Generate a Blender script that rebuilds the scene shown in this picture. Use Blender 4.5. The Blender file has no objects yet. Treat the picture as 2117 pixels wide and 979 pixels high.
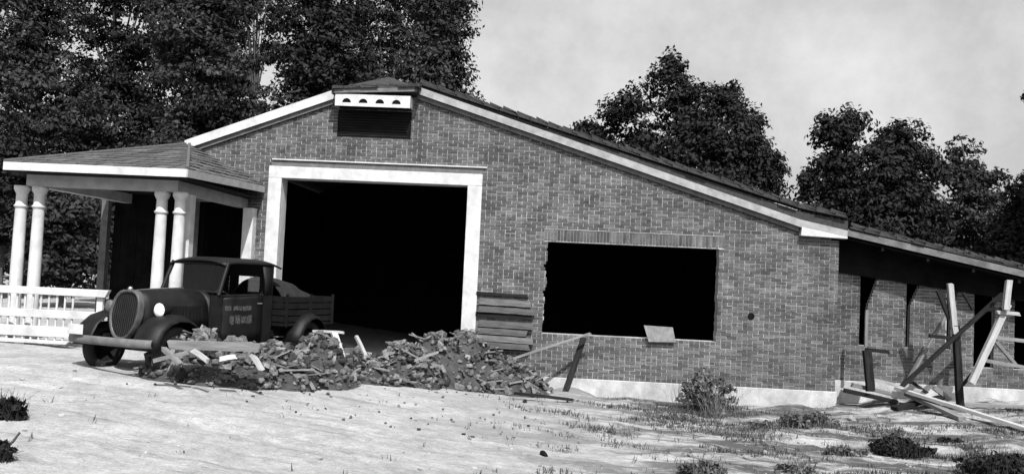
import bpy, bmesh, math, random
import numpy as np
from mathutils import Vector, Matrix, noise

random.seed(7)
rng = np.random.default_rng(11)
SC = bpy.context.scene
COL = SC.collection
R = math.radians

# ------------------------------------------------------------------ camera, sky, sun, exposure
CAM = Vector((0.0, -18.0, 2.38))
FPX = 1801.0                      # focal length in pixels of a 2117 px wide picture
def cam_axes(yaw, pitch, roll):
    f = Vector((-math.sin(yaw)*math.cos(pitch), math.cos(yaw)*math.cos(pitch), math.sin(pitch)))
    r = f.cross(Vector((0, 0, 1))).normalized()
    u = r.cross(f)
    c, s = math.cos(roll), math.sin(roll)
    return c*r+s*u, -s*r+c*u, f
AR, AU, AF = cam_axes(R(2.805), R(2.755), R(2.645))
cd = bpy.data.cameras.new("camera")
cam = bpy.data.objects.new("camera", cd); COL.objects.link(cam)
cam.matrix_world = Matrix(((AR.x, AU.x, -AF.x, CAM.x), (AR.y, AU.y, -AF.y, CAM.y), (AR.z, AU.z, -AF.z, CAM.z), (0, 0, 0, 1)))
cd.sensor_width = 36.0; cd.lens = 36.0*FPX/2117.0
cd.clip_start = 0.1; cd.clip_end = 5000.0
SC.camera = cam
SC.render.resolution_x, SC.render.resolution_y = 1024, 473

SUN_DIR = Vector((0.30, -1.0, 1.27)).normalized()         # towards the sun
EL = math.asin(SUN_DIR.z)
AZ = math.atan2(SUN_DIR.x, SUN_DIR.y)                      # clockwise from +Y
w = bpy.data.worlds.new("World"); SC.world = w; w.use_nodes = True
nt = w.node_tree; nt.nodes.clear()
sky = nt.nodes.new("ShaderNodeTexSky"); sky.sky_type = 'NISHITA'; sky.sun_disc = False
sky.sun_elevation = EL; sky.sun_rotation = AZ
sky.air_density = 1.0; sky.dust_density = 4.0; sky.ozone_density = 1.0
bw = nt.nodes.new("ShaderNodeSeparateColor")               # a blue-sensitive black-and-white film
tc = nt.nodes.new("ShaderNodeTexCoord")
nz = nt.nodes.new("ShaderNodeTexNoise"); nz.inputs['Scale'].default_value = 4.5; nz.inputs['Detail'].default_value = 9; nz.inputs['Roughness'].default_value = 0.66
mr = nt.nodes.new("ShaderNodeMapRange"); mr.inputs['From Min'].default_value = .3; mr.inputs['From Max'].default_value = .7
mr.inputs['To Min'].default_value = .76; mr.inputs['To Max'].default_value = 1.28
mu = nt.nodes.new("ShaderNodeMath"); mu.operation = 'MULTIPLY'
bg = nt.nodes.new("ShaderNodeBackground"); bg.inputs['Strength'].default_value = 0.105
wo = nt.nodes.new("ShaderNodeOutputWorld")
L = nt.links.new
L(sky.outputs[0], bw.inputs[0]); L(tc.outputs['Generated'], nz.inputs['Vector']); L(nz.outputs['Fac'], mr.inputs['Value'])
L(bw.outputs[2], mu.inputs[0]); L(mr.outputs[0], mu.inputs[1]); L(mu.outputs[0], bg.inputs['Color']); L(bg.outputs[0], wo.inputs['Surface'])

sl = bpy.data.lights.new("sun", 'SUN'); sl.energy = 4.4; sl.angle = R(0.5); sl.color = (1, 1, 1)
so = bpy.data.objects.new("sun", sl); COL.objects.link(so)
so.rotation_euler = (-SUN_DIR).to_track_quat('-Z', 'Y').to_euler(); so.location = (10, -20, 30)

vs = SC.view_settings
SC.display_settings.display_device = 'sRGB'
vs.view_transform = 'Standard'; vs.look = 'None'; vs.gamma = 1.0; vs.exposure = 0.7; vs.use_curve_mapping = False
SC.cycles.max_bounces = 6; SC.cycles.diffuse_bounces = 3

# ------------------------------------------------------------------ picture point -> place
def ray(x, y): return AF + AR*((x-1058.5)/FPX) - AU*((y-489.5)/FPX)
def at_y(x, y, Y):
    d = ray(x, y); return CAM + d*((Y-CAM.y)/d.y)
def at_x(x, y, X):
    d = ray(x, y); return CAM + d*((X-CAM.x)/d.x)

def smooth(t): t = min(1, max(0, t)); return t*t*(3-2*t)
PX = [-400, -14, -9, -7, -5, -3, -1, 1, 3, 6, 9, 13, 400]
PZA = [1.0, 1.0, .90, .72, .52, .32, .16, .07, .03, .12, .33, .38, .38]   # beside the building
PZB = [1.0, 1.0, .95, .86, .72, .48, .26, .14, .06, .04, .14, .20, .20]   # in the yard
def ground_base(x, y):
    t = smooth((-y-.8)/2.6)
    return float(np.interp(x, PX, PZA))*(1-t)+float(np.interp(x, PX, PZB))*t
def ground_z(x, y):
    z = ground_base(x, y)
    if abs(x) < 40 and abs(y) < 40:
        k = .35+.65*smooth((x+2)/5)
        z += .055*noise.noise(Vector((x*.55, y*.7, 3.1)))*k + (.035+.03*smooth((x-.5)/3))*noise.noise(Vector((x*1.7, y*2.3, 1.7)))*k
        z += .028*noise.noise(Vector((x*4.5, y*5.5, .3)))*k + .014*noise.noise(Vector((x*11, y*12, .3)))*k
        for x0, y0, sl2 in ((-9, -6.35, -.10), (-9, -7.75, -.13), (-9, -7.05, -.16)):
            dl = y-(y0+sl2*(x+9)+.22*noise.noise(Vector((x*.35, y0, 2)))); f2 = (1-smooth((x+3.5)/3.5))
            if abs(dl) < .5: z += f2*(-.050*math.exp(-(dl/.11)**2)+.022*math.exp(-((abs(dl)-.24)/.09)**2))*(.6+.6*noise.noise(Vector((x*.9, y0, 6))))
        if y > -.7 and x < 1: z = min(z, ground_base(x, y)+.01)
        if y > -1.1 and x > -.5: z += .17*max(0, noise.noise(Vector((x*1.1, 8, 3)))+.25*noise.noise(Vector((x*4, y*3, 3)))+.12)*smooth((y+1.1)/.9)
    return z
def G(px, py):
    """the point of the ground seen at a picture point"""
    d = ray(px, py); t = 4.0
    while t < 60:
        p = CAM+d*t
        if p.z < ground_z(p.x, p.y): break
        t += .04
    return CAM+d*t

# ------------------------------------------------------------------ materials
MATS = {}
def mat(name, lo, hi=None, rough=.85, scale=6.0, detail=5, bump=0.0, bump_scale=40, island=0.0, spec=.3, metal=0.0, stretch=None, coords='Object', trans=0.0, stain=0.0, stain_scale=.7):
    if name in MATS: return MATS[name]
    m = bpy.data.materials.new(name); m.use_nodes = True; n = m.node_tree.nodes; l = m.node_tree.links.new
    b = n['Principled BSDF']; b.inputs['Roughness'].default_value = rough; b.inputs['Specular IOR Level'].default_value = spec; b.inputs['Metallic'].default_value = metal
    hi = lo if hi is None else hi
    t = n.new('ShaderNodeTexCoord'); mp = n.new('ShaderNodeMapping'); l(t.outputs[coords], mp.inputs[0])
    if stretch: mp.inputs['Scale'].default_value = stretch
    nz = n.new('ShaderNodeTexNoise'); nz.inputs['Scale'].default_value = scale; nz.inputs['Detail'].default_value = detail; nz.inputs['Roughness'].default_value = .62
    l(mp.outputs[0], nz.inputs['Vector'])
    r = n.new('ShaderNodeMapRange'); r.inputs['From Min'].default_value = .32; r.inputs['From Max'].default_value = .68
    r.inputs['To Min'].default_value = lo; r.inputs['To Max'].default_value = hi; l(nz.outputs['Fac'], r.inputs['Value'])
    out = r.outputs[0]
    if island:
        g = n.new('ShaderNodeNewGeometry'); oi = n.new('ShaderNodeObjectInfo')
        a = n.new('ShaderNodeMath'); a.operation = 'ADD'; l(g.outputs['Random Per Island'], a.inputs[0]); l(oi.outputs['Random'], a.inputs[1])
        f = n.new('ShaderNodeMath'); f.operation = 'FRACT'; l(a.outputs[0], f.inputs[0])
        q = n.new('ShaderNodeMapRange'); q.inputs['To Min'].default_value = 1-island; q.inputs['To Max'].default_value = 1+island; l(f.outputs[0], q.inputs['Value'])
        x = n.new('ShaderNodeMath'); x.operation = 'MULTIPLY'; l(out, x.inputs[0]); l(q.outputs[0], x.inputs[1]); out = x.outputs[0]
    if stain:
        g2 = n.new('ShaderNodeNewGeometry'); m2 = n.new('ShaderNodeMapping'); m2.inputs['Scale'].default_value = (1.4, 1.4, .8); l(g2.outputs['Position'], m2.inputs[0])
        n3 = n.new('ShaderNodeTexNoise'); n3.inputs['Scale'].default_value = stain_scale; n3.inputs['Detail'].default_value = 9; n3.inputs['Roughness'].default_value = .72; l(m2.outputs[0], n3.inputs['Vector'])
        q3 = n.new('ShaderNodeMapRange'); q3.inputs['From Min'].default_value = .33; q3.inputs['From Max'].default_value = .67; q3.inputs['To Min'].default_value = 1-stain; q3.inputs['To Max'].default_value = 1+stain; l(n3.outputs['Fac'], q3.inputs['Value'])
        x3 = n.new('ShaderNodeMath'); x3.operation = 'MULTIPLY'; l(out, x3.inputs[0]); l(q3.outputs[0], x3.inputs[1]); out = x3.outputs[0]
    c = n.new('ShaderNodeCombineColor')
    for i in range(3): l(out, c.inputs[i])
    l(c.outputs[0], b.inputs['Base Color'])
    if bump:
        n2 = n.new('ShaderNodeTexNoise'); n2.inputs['Scale'].default_value = bump_scale; n2.inputs['Detail'].default_value = 4; l(mp.outputs[0], n2.inputs['Vector'])
        bp = n.new('ShaderNodeBump'); bp.inputs['Strength'].default_value = bump; bp.inputs['Distance'].default_value = .02; l(n2.outputs['Fac'], bp.inputs['Height']); l(bp.outputs[0], b.inputs['Normal'])
    if trans:
        tr = n.new('ShaderNodeBsdfTranslucent'); l(c.outputs[0], tr.inputs['Color']); mx = n.new('ShaderNodeMixShader'); mx.inputs[0].default_value = trans
        l(b.outputs[0], mx.inputs[1]); l(tr.outputs[0], mx.inputs[2]); l(mx.outputs[0], n['Material Output'].inputs['Surface'])
    MATS[name] = m; return m

BRICK = mat('brick_clay', .042, .108, .9, 2.3, 4, .4, 60, island=.38, stain=.28)
LINTEL = mat('lintel_brick', .048, .09, .9, 2.3, 4, .3, 60, island=.22, stain=.25)
MORTAR = mat('mortar', .22, .34, .95, 9, 4, .4, 90, stain=.35)
CONCRETE = mat('pale_concrete', .27, .40, .9, 3.5, 6, .4, 40, stain=.25, stain_scale=1.6)
WHITE = mat('white_paint', .36, .50, .65, 4, 6, .12, 60, stain=.16, stain_scale=1.8)
GREYWOOD = mat('weathered_wood', .10, .20, .9, 7, 6, .4, 50, stretch=(.35, 3, 3), island=.2)
PALEWOOD = mat('fresh_timber', .22, .36, .85, 7, 6, .3, 50, stretch=(.35, 3, 3), island=.15)
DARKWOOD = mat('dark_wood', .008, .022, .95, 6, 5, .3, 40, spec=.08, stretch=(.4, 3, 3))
FASCIA_GREY = mat('unpainted_fascia', .07, .14, .9, 5, 5, .3, 40)
SHINGLE = mat('asphalt_shingle', .022, .045, .95, 14, 5, .5, 120, island=.3)
PORCHSHINGLE = mat('wood_shingle', .05, .09, .95, 14, 5, .5, 120, island=.35)
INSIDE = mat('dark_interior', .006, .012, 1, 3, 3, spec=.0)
TRUCK = mat('black_car_paint', .003, .009, .55, 5, 6, .08, 30, spec=.2)
TRUCKDULL = mat('dull_black_metal', .003, .009, .8, 7, 6, .1, 30, spec=.12)
TYRE = mat('tyre_rubber', .010, .02, .9, 8, 4)
CHROME = mat('tarnished_chrome', .55, .65, .3, 8, 4, metal=1.0)
LENS = mat('headlamp_lens', .75, .8, .25, 8, 3, spec=.6)
DULLPAINT = mat('faded_pale_paint', .012, .07, .8, 30, 6)
CANVAS = mat('dark_canvas', .005, .016, .95, 9, 6, .6, 24)
DIRT = mat('heap_dirt', .02, .06, 1, 5, 8, .9, 30)
CHUNK = mat('broken_masonry', .022, .14, .95, 4, 6, .8, 30, island=.85)
LEAF = mat('dark_leaf', .004, .019, .75, .75, 4, island=.7, spec=.25, trans=.18)
LEAF2 = mat('mid_leaf', .005, .046, .75, .7, 4, island=.75, spec=.25, trans=.22)
BARK = mat('bark', .04, .09, .95, 9, 5, .5, 30)
WEED = mat('weed_leaf', .05, .12, .85, 3, 4, island=.6, trans=.15)
STRAW = mat('dry_grass', .035, .10, .9, 3, 4, island=.5, trans=.15)
def glass():
    m = bpy.data.materials.new('window_glass'); m.use_nodes = True; n = m.node_tree.nodes; l = m.node_tree.links.new
    t = n.new('ShaderNodeBsdfTransparent'); g = n.new('ShaderNodeBsdfGlossy'); g.inputs['Roughness'].default_value = .05
    f = n.new('ShaderNodeFresnel'); f.inputs['IOR'].default_value = 1.45; mx = n.new('ShaderNodeMixShader')
    l(f.outputs[0], mx.inputs[0]); l(t.outputs[0], mx.inputs[1]); l(g.outputs[0], mx.inputs[2]); l(mx.outputs[0], n['Material Output'].inputs['Surface'])
    return m
GLASS = glass()
def ground_mat():
    m = bpy.data.materials.new('sandy_ground'); m.use_nodes = True; n = m.node_tree.nodes; l = m.node_tree.links.new
    b = n['Principled BSDF']; b.inputs['Roughness'].default_value = .97; b.inputs['Specular IOR Level'].default_value = .15
    g = n.new('ShaderNodeNewGeometry')
    def tex(scale, det, rough=.6, st=None):
        t = n.new('ShaderNodeTexNoise'); t.inputs['Scale'].default_value = scale; t.inputs['Detail'].default_value = det; t.inputs['Roughness'].default_value = rough
        if st:
            mp = n.new('ShaderNodeMapping'); mp.inputs['Scale'].default_value = st; l(g.outputs['Position'], mp.inputs[0]); l(mp.outputs[0], t.inputs['Vector'])
        else: l(g.outputs['Position'], t.inputs['Vector'])
        return t.outputs['Fac']
    def rng_(v, a, b_, c, d):
        r = n.new('ShaderNodeMapRange'); r.inputs['From Min'].default_value = a; r.inputs['From Max'].default_value = b_; r.inputs['To Min'].default_value = c; r.inputs['To Max'].default_value = d
        l(v, r.inputs['Value']); return r.outputs[0]
    def op(o, a, c):
        q = n.new('ShaderNodeMath'); q.operation = o
        for i, v in enumerate((a, c)):
            if isinstance(v, (int, float)): q.inputs[i].default_value = v
            else: l(v, q.inputs[i])
        return q.outputs[0]
    base = op('MULTIPLY', rng_(tex(7, 9, .75), .32, .68, .26, .41), rng_(tex(1.3, 8, .7), .35, .65, .78, 1.15))
    fine = op('MULTIPLY', rng_(tex(34, 8, .8), .36, .64, .74, 1.16), rng_(tex(110, 4, .7), .35, .6, .80, 1.06))
    # streaks (ruts, scattered straw) and, on the right, patches of dark soil and trodden weeds
    streak = rng_(tex(1.3, 8, .75, (.5, 3.2, 1)), .53, .66, 0, 1)
    soil = rng_(tex(1.1, 9, .76, (.5, 1.7, 1)), .43, .55, 0, 1)
    sx = n.new('ShaderNodeSeparateXYZ'); l(g.outputs['Position'], sx.inputs[0])
    right = rng_(sx.outputs['X'], -2.0, 2.2, 0, 1)
    dark = op('MULTIPLY', soil, op('MULTIPLY', right, .92))
    dark = op('MAXIMUM', dark, op('MULTIPLY', streak, .5))
    keep = op('SUBTRACT', 1, dark)
    out = op('MULTIPLY', op('MULTIPLY', base, fine), keep)
    out = op('ADD', out, op('MULTIPLY', dark, .045))
    c = n.new('ShaderNodeCombineColor')
    for i in range(3): l(out, c.inputs[i])
    l(c.outputs[0], b.inputs['Base Color'])
    bp = n.new('ShaderNodeBump'); bp.inputs['Strength'].default_value = .7; bp.inputs['Distance'].default_value = .05; l(tex(14, 8, .7), bp.inputs['Height']); l(bp.outputs[0], b.inputs['Normal'])
    return m
GROUND = ground_mat()

# ------------------------------------------------------------------ helpers
def tag(o, label=None, cat=None, group=None, kind=None):
    if label: o['label'] = label
    if cat: o['category'] = cat
    if group: o['group'] = group
    if kind: o['kind'] = kind
    return o
def empty(name, loc=(0, 0, 0), rz=0.0):
    o = bpy.data.objects.new(name, None); COL.objects.link(o); o.location = loc; o.rotation_euler = (0, 0, rz); o.empty_display_size = .2
    return o
class MB:
    def __init__(s): s.v = []; s.f = []; s.sm = []
    def add(s, vs, fs, smooth=False):
        o = len(s.v); s.v += [tuple(v) for v in vs]; s.f += [tuple(i+o for i in f) for f in fs]; s.sm += [smooth]*len(fs)
    def box(s, x0, x1, y0, y1, z0, z1, M=None):
        vs = [Vector(p) for p in ((x0,y0,z0),(x1,y0,z0),(x1,y1,z0),(x0,y1,z0),(x0,y0,z1),(x1,y0,z1),(x1,y1,z1),(x0,y1,z1))]
        if M is not None: vs = [M@v for v in vs]
        s.add(vs, [(0,3,2,1),(4,5,6,7),(0,1,5,4),(1,2,6,5),(2,3,7,6),(3,0,4,7)])
    def prism(s, pts, d):
        """closed outline (list of 3D points) pushed along d"""
        n = len(pts); a = [Vector(p) for p in pts]; d = Vector(d); b = [p+d for p in a]
        s.add(a+b, [tuple(range(n))[::-1], tuple(range(n, 2*n))]+[(i, (i+1) % n, n+(i+1) % n, n+i) for i in range(n)])
    def tube(s, pts, rad, n=8, caps=True):
        pts = [Vector(p) for p in pts]; k = len(pts)
        if isinstance(rad, (int, float)): rad = [rad]*k
        vs = []
        for i, p in enumerate(pts):
            t = (pts[min(i+1, k-1)]-pts[max(i-1, 0)]).normalized()
            a = t.orthogonal().normalized() if i == 0 else (a-t*a.dot(t)).normalized()
            b = t.cross(a)
            for j in range(n):
                q = 2*math.pi*j/n; vs.append(p+(a*math.cos(q)+b*math.sin(q))*rad[i])
        fs = [(i*n+j, i*n+(j+1) % n, (i+1)*n+(j+1) % n, (i+1)*n+j) for i in range(k-1) for j in range(n)]
        s.add(vs, fs, True)
        if caps: s.add(vs[:n], [tuple(range(n))[::-1]]); s.add(vs[-n:], [tuple(range(n))])
    def lathe(s, prof, c=(0, 0, 0), axis='z', n=20):
        c = Vector(c); vs = []
        for r, h in prof:
            for j in range(n):
                q = 2*math.pi*j/n; x, y = r*math.cos(q), r*math.sin(q)
                vs.append(c+(Vector((x, y, h)) if axis == 'z' else Vector((x, h, y)) if axis == 'y' else Vector((h, x, y))))
        k = len(prof)
        s.add(vs, [(i*n+j, i*n+(j+1) % n, (i+1)*n+(j+1) % n, (i+1)*n+j) for i in range(k-1) for j in range(n)], True)
    def grid(s, rows, smooth=True, close=False):
        m = len(rows[0]); vs = [v for r in rows for v in r]
        s.add(vs, [(i*m+j, i*m+(j+1) % m, (i+1)*m+(j+1) % m, (i+1)*m+j) for i in range(len(rows)-1) for j in range(m if close else m-1)], smooth)
    def build(s, name, m, parent=None, loc=None, fix=True):
        me = bpy.data.meshes.new(name); me.from_pydata(s.v, [], s.f)
        me.polygons.foreach_set('use_smooth', s.sm); me.materials.append(m)
        if fix:
            b = bmesh.new(); b.from_mesh(me); bmesh.ops.recalc_face_normals(b, faces=b.faces); b.to_mesh(me); b.free()
        me.update()
        o = bpy.data.objects.new(name, me); COL.objects.link(o)
        if parent: o.parent = parent
        if loc is not None: o.location = loc
        return o
def solidify(o, t, off=0):
    md = o.modifiers.new('thickness', 'SOLIDIFY'); md.thickness = t; md.offset = off; return o
def bevel(o, wd=.01, seg=2):
    md = o.modifiers.new('edge', 'BEVEL'); md.width = wd; md.segments = seg; md.limit_method = 'ANGLE'; return o
def quads_mesh(name, V, m, parent=None):
    """V: (n,4,3) array of quads"""
    n = len(V); me = bpy.data.meshes.new(name); me.vertices.add(n*4); me.loops.add(n*4); me.polygons.add(n)
    me.vertices.foreach_set('co', V.reshape(-1).astype(np.float32)); me.loops.foreach_set('vertex_index', np.arange(n*4, dtype=np.int32))
    me.polygons.foreach_set('loop_start', np.arange(0, n*4, 4, dtype=np.int32)); me.polygons.foreach_set('loop_total', np.full(n, 4, dtype=np.int32))
    me.materials.append(m); me.update(calc_edges=True); me.validate()
    o = bpy.data.objects.new(name, me); COL.objects.link(o)
    if parent: o.parent = parent
    return o
def board(name, p0, p1, wd, th, m, roll=0.0, parent=None, taper=1.0, warp=.0):
    """a plank or pole between two points, its own object with its origin in the middle"""
    p0, p1 = Vector(p0), Vector(p1); d = p1-p0; ln = d.length; x = d.normalized()
    up = Vector((0, 0, 1)) if abs(x.z) < .9 else Vector((0, 1, 0))
    y = up.cross(x).normalized(); z = x.cross(y)
    c, s_ = math.cos(roll), math.sin(roll); y, z = y*c+z*s_, z*c-y*s_
    b = MB(); k = 6; rows = []
    for i in range(k+1):
        t = i/k; q = (taper-1)*t+1; h = warp*math.sin(t*3.1)+random.uniform(-.04, .04)*th
        e = random.uniform(-.03, .03)*wd*(2 if i in (0, k) else .6)
        ends = random.uniform(-.015, .015) if i in (0, k) else 0
        rows.append([Vector((ln*(t-.5)+ends*j, wd*q*sy*.5+e, th*q*sz*.5+h)) for j, (sy, sz) in enumerate(((-1,-1),(1,-1),(1,1),(-1,1)))])
    b.grid(rows, smooth=False, close=True); b.add(rows[0], [(0,1,2,3)]); b.add(rows[-1], [(3,2,1,0)])
    o = b.build(name, m, parent)
    M = Matrix(((x.x, y.x, z.x, 0), (x.y, y.y, z.y, 0), (x.z, y.z, z.z, 0), (0, 0, 0, 1))); mid = (p0+p1)/2
    M.translation = mid
    o.matrix_world = M if parent is None else parent.matrix_world.inverted()@M
    return o

# ------------------------------------------------------------------ ground
def build_ground():
    xs = np.concatenate([np.array([-900, -500, -250, -120, -60, -35, -22]), np.arange(-15, 15.01, .13), np.array([22, 35, 60, 120, 250, 500, 900])])
    ys = np.concatenate([np.array([-300, -120, -60, -30, -20]), np.arange(-15, 1.2, .13), np.array([2.5, 4, 6, 10, 15, 22, 35, 60, 120, 250, 500, 1000, 2000])])
    V = [(x, y, ground_z(x, y)) for y in ys for x in xs]; nx = len(xs)
    F = [(j*nx+i, j*nx+i+1, (j+1)*nx+i+1, (j+1)*nx+i) for j in range(len(ys)-1) for i in range(nx-1)]
    me = bpy.data.meshes.new('ground'); me.from_pydata(V, [], F); me.polygons.foreach_set('use_smooth', [True]*len(F)); me.materials.append(GROUND); me.update()
    o = bpy.data.objects.new('ground', me); COL.objects.link(o); tag(o, 'pale sandy building yard sloping down to the right', kind='structure')
build_ground()

# ------------------------------------------------------------------ the brick building
house = empty('brick_building', (-1, 0, .4))
tag(house, 'long low brick building under construction with wide white framed garage opening and columned porch', 'building')
HI = Matrix.Translation((1, 0, -.4))
def part(mb, name, m, parent=None, **k):
    """parts are written in world coordinates and hung under the building (or under one of its parts)"""
    if parent is None:
        o = mb.build(name, m, house, **k); o.matrix_parent_inverse = HI
    else:
        o = mb.build(name, m, parent, **k)
    return o

CW = .0675                # brick course
FND = .42                 # top of the foundation
XL, XR = -7.80, 5.78
def roof_z(x):
    """underside of the gable line at the front wall"""
    if x < -4.65: return 4.885+(x+7.84)*.381
    if x < -3.02: return 6.10+(x+4.65)*.06
    if x < 4.95: return 6.20-(x+3.02)*.307
    return 3.753-(x-4.95)*.193
def wall_span(z):
    lo = XL if z < 4.72 else XL+(z-4.72)/.381
    hi = XR if z < 3.46 else (5.78-(z-3.46)/.193 if z < 3.62 else 4.95-(z-3.62)/.307)
    return lo, hi
GX0, GX1, GZ = -5.78, -1.85, 4.275              # garage opening
WX0, WX1, WZ0, WZ1 = -.16, 3.37, 1.27, 3.21    # big window opening
def front_openings(z):
    o = []
    if z < GZ+.375: o.append((GX0-.26, GX1+.28) if z > GZ else (GX0-.02, GX1+.02))
    if WZ0 < z < WZ1: o.append((WX0+.055*noise.noise(Vector((z*8, .5, 1))), WX1+.02*noise.noise(Vector((z*9, 4.5, 1)))))
    if .45 < z < 3.70: o.append((-7.62, -6.48))
    return o
def sub(a, b, holes):
    segs = [(a, b)]
    for h0, h1 in holes:
        n = []
        for s0, s1 in segs:
            if h1 <= s0 or h0 >= s1: n.append((s0, s1)); continue
            if h0 > s0: n.append((s0, h0))
            if h1 < s1: n.append((h1, s1))
        segs = n
    return segs
def lay_bricks(z0, z1, span, openings, Y, thick, jag=None):
    """mortar body and the brick list (x0,x1,z,depth offset)"""
    body = MB(); bricks = []; n = int((z1-z0)/CW)
    for k in range(n):
        a = z0+k*CW; zm = a+CW/2
        lo, hi = span(zm)
        if hi-lo < .1: continue
        for s0, s1 in sub(lo, hi, openings(zm)):
            body.box(s0+.004, s1-.004, Y+.006, Y+thick, a, a+CW)
            bl, g = (.200, .014) if k % 6 else (.095, .012)
            x = math.floor((s0-10)/(bl+g))*(bl+g)+10-(bl+g)*(.5 if k % 2 else 0)+.003*(k % 3)
            while x < s1:
                x0, x1 = max(x, s0), min(x+bl, s1)
                if x1-x0 > .028:
                    bricks.append((x0, x1, a+.0065, random.gauss(0, .0025)))
                x += bl+g
    return body, bricks
def brick_boxes(lst, Y, h=.0540):
    m = MB()
    for x0, x1, z, d in lst: m.box(x0, x1, Y-.004+d, Y+.05, z, z+h)
    return m
body, bricks = lay_bricks(FND, 6.15, wall_span, front_openings, 0.0, .30)
fw = part(body, 'front_wall', MORTAR)
# soldier courses over the window and the porch side
def soldiers(x0, x1, z0, h, Y):
    m = MB(); x = x0
    while x < x1: m.box(x, x+.056, Y-.010+random.gauss(0, .002), Y+.05, z0, z0+h); x += .0675
    return m
cut = []
for b in bricks:
    if not (WZ1-.02 < b[2] < WZ1+.215) or b[1] < WX0-.05 or b[0] > WX1+.10: cut.append(b)
    else:
        if b[0] < WX0-.085: cut.append((b[0], WX0-.06, b[2], b[3]))
        if b[1] > WX1+.125: cut.append((WX1+.10, b[1], b[2], b[3]))
bricks = cut
sb = soldiers(WX0-.05, WX1+.08, WZ1+.01, .215, 0).build('soldier_course', BRICK, fw); sb['kind'] = 'stuff'
# the 300 bricks that show largest are parts of their own
full = [b for b in bricks if abs(b[1]-b[0]-.200) < 1e-6 and .45 < b[2] < 2.3 and -.2 < b[0] < 5.5]
full.sort(key=lambda b: (b[0]-2.0)**2*.35+(b[2]-1.0)**2*3)
near = full[:300]; nearset = set(id(b) for b in near)
rest = [b for b in bricks if id(b) not in nearset]
ro = brick_boxes(rest, 0).build('brickwork', BRICK, fw); ro['kind'] = 'stuff'
bm1 = MB(); bm1.box(-.1, .1, -.027, .027, -.027, .027)
b0 = bm1.build('brick', BRICK, fw)
for i, b in enumerate(near):
    o = b0 if i == 0 else b0.copy()
    if i: COL.objects.link(o); o.parent = fw
    o.location = ((b[0]+b[1])/2, .023+b[3], b[2]+.027)
# foundation
f = MB(); f.box(GX1+.02, XR+.03, -.035, .33, -.5, FND-.004); bevel(part(f, 'foundation', CONCRETE), .012)
f = MB(); f.box(XL-.02, GX0-.02, -.035, .33, -.2, FND-.004)
bevel(part(f, 'foundation', CONCRETE), .012)
# side and rear walls, floor and ceiling (dark inside)
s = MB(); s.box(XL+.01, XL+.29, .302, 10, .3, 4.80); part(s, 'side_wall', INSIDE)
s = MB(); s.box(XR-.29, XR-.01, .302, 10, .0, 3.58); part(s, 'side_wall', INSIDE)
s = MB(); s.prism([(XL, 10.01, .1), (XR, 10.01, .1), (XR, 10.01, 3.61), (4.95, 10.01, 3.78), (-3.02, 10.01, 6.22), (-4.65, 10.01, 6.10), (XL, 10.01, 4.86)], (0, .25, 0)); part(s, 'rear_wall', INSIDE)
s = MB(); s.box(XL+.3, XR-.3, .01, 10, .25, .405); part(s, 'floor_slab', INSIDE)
# garage frame
gf = MB(); gf.box(GX0-.28, GX1+.30, -.03, .40, GZ, GZ+.245)
gfo = bevel(part(gf, 'door_frame', WHITE), .008); gfo['label'] = 'broad white header and jambs round the garage opening'
for a, b in ((GX0-.28, GX0), (GX1, GX1+.30)):
    j = MB(); j.box(a, b, -.028, .40, .25, GZ-.001); bevel(j.build('jamb', WHITE, gfo), .008)
st = MB(); st.box(GX0-.22, GX1+.38, -.050, .02, GZ+.375, GZ+.40); part(st, 'drip_ledge', WHITE)
st = MB(); st.box(GX0-.24, GX1+.28, -.012, .30, GZ+.246, GZ+.374); part(st, 'steel_lintel', FASCIA_GREY)
st = MB(); st.box(WX0-.06, WX1+.10, -.009, .02, WZ1+.231, WZ1+.241); part(st, 'mortar_ledge', MORTAR)
# round pipe opening in the wall
pp = MB(); pp.lathe([(.045, .09), (.045, -.004), (.062, -.022), (.07, -.006), (.07, .0)], (4.06, 0, 1.85), 'y', 18); pp.lathe([(.06, -.012), (.0, -.0125)], (4.06, 0, 1.85), 'y', 18)
part(pp, 'pipe_opening', INSIDE)

# roof: dark sheathing slabs on the two slopes, clipped gable at the front
def slope(pts, y0, y1, th):
    m = MB(); lo = [Vector((x, y0, z)) for x, z in pts]; hi = [Vector((x, y0, z+th)) for x, z in pts]
    m.prism(lo+hi[::-1], (0, y1-y0, 0)); return m
OV = -.13
HOV = -.42
roof = part(slope([(XL-.34, 4.77), (-4.66, 6.115)], OV+.05, 10.3, .10), 'roof', SHINGLE)
rs = MB(); rs.prism([(-3.00, OV+.05, 6.215), (4.95, OV+.05, 3.77), (XR+.14, OV+.05, 3.60), (XR+.14, OV+.05, 3.86), (4.95, OV+.05, 4.02), (-3.00, OV+.05, 6.33)], (0, 10.3, 0)); rs.build('right_slope', SHINGLE, roof)
m = MB(); apx = Vector((-3.72, .45, 6.60)); e0, e1 = Vector((-4.72, HOV, 6.115)), Vector((-2.95, HOV, 6.215))
m.add([e0, e1, apx, Vector((-3.72, 10.3, 6.60)), Vector((-4.72, 10.3, 6.115)), Vector((-2.95, 10.3, 6.215)), Vector((-4.72, HOV, 6.02)), Vector((-2.95, HOV, 6.12)), Vector((-4.72, 10.3, 6.02)), Vector((-2.95, 10.3, 6.12))],
      [(0, 1, 2), (0, 2, 3, 4), (1, 5, 3, 2), (0, 6, 7, 1), (6, 8, 9, 7), (4, 3, 5, 9, 8), (0, 4, 8, 6), (1, 7, 9, 5)])
m.build('clipped_gable', SHINGLE, roof)
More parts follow.
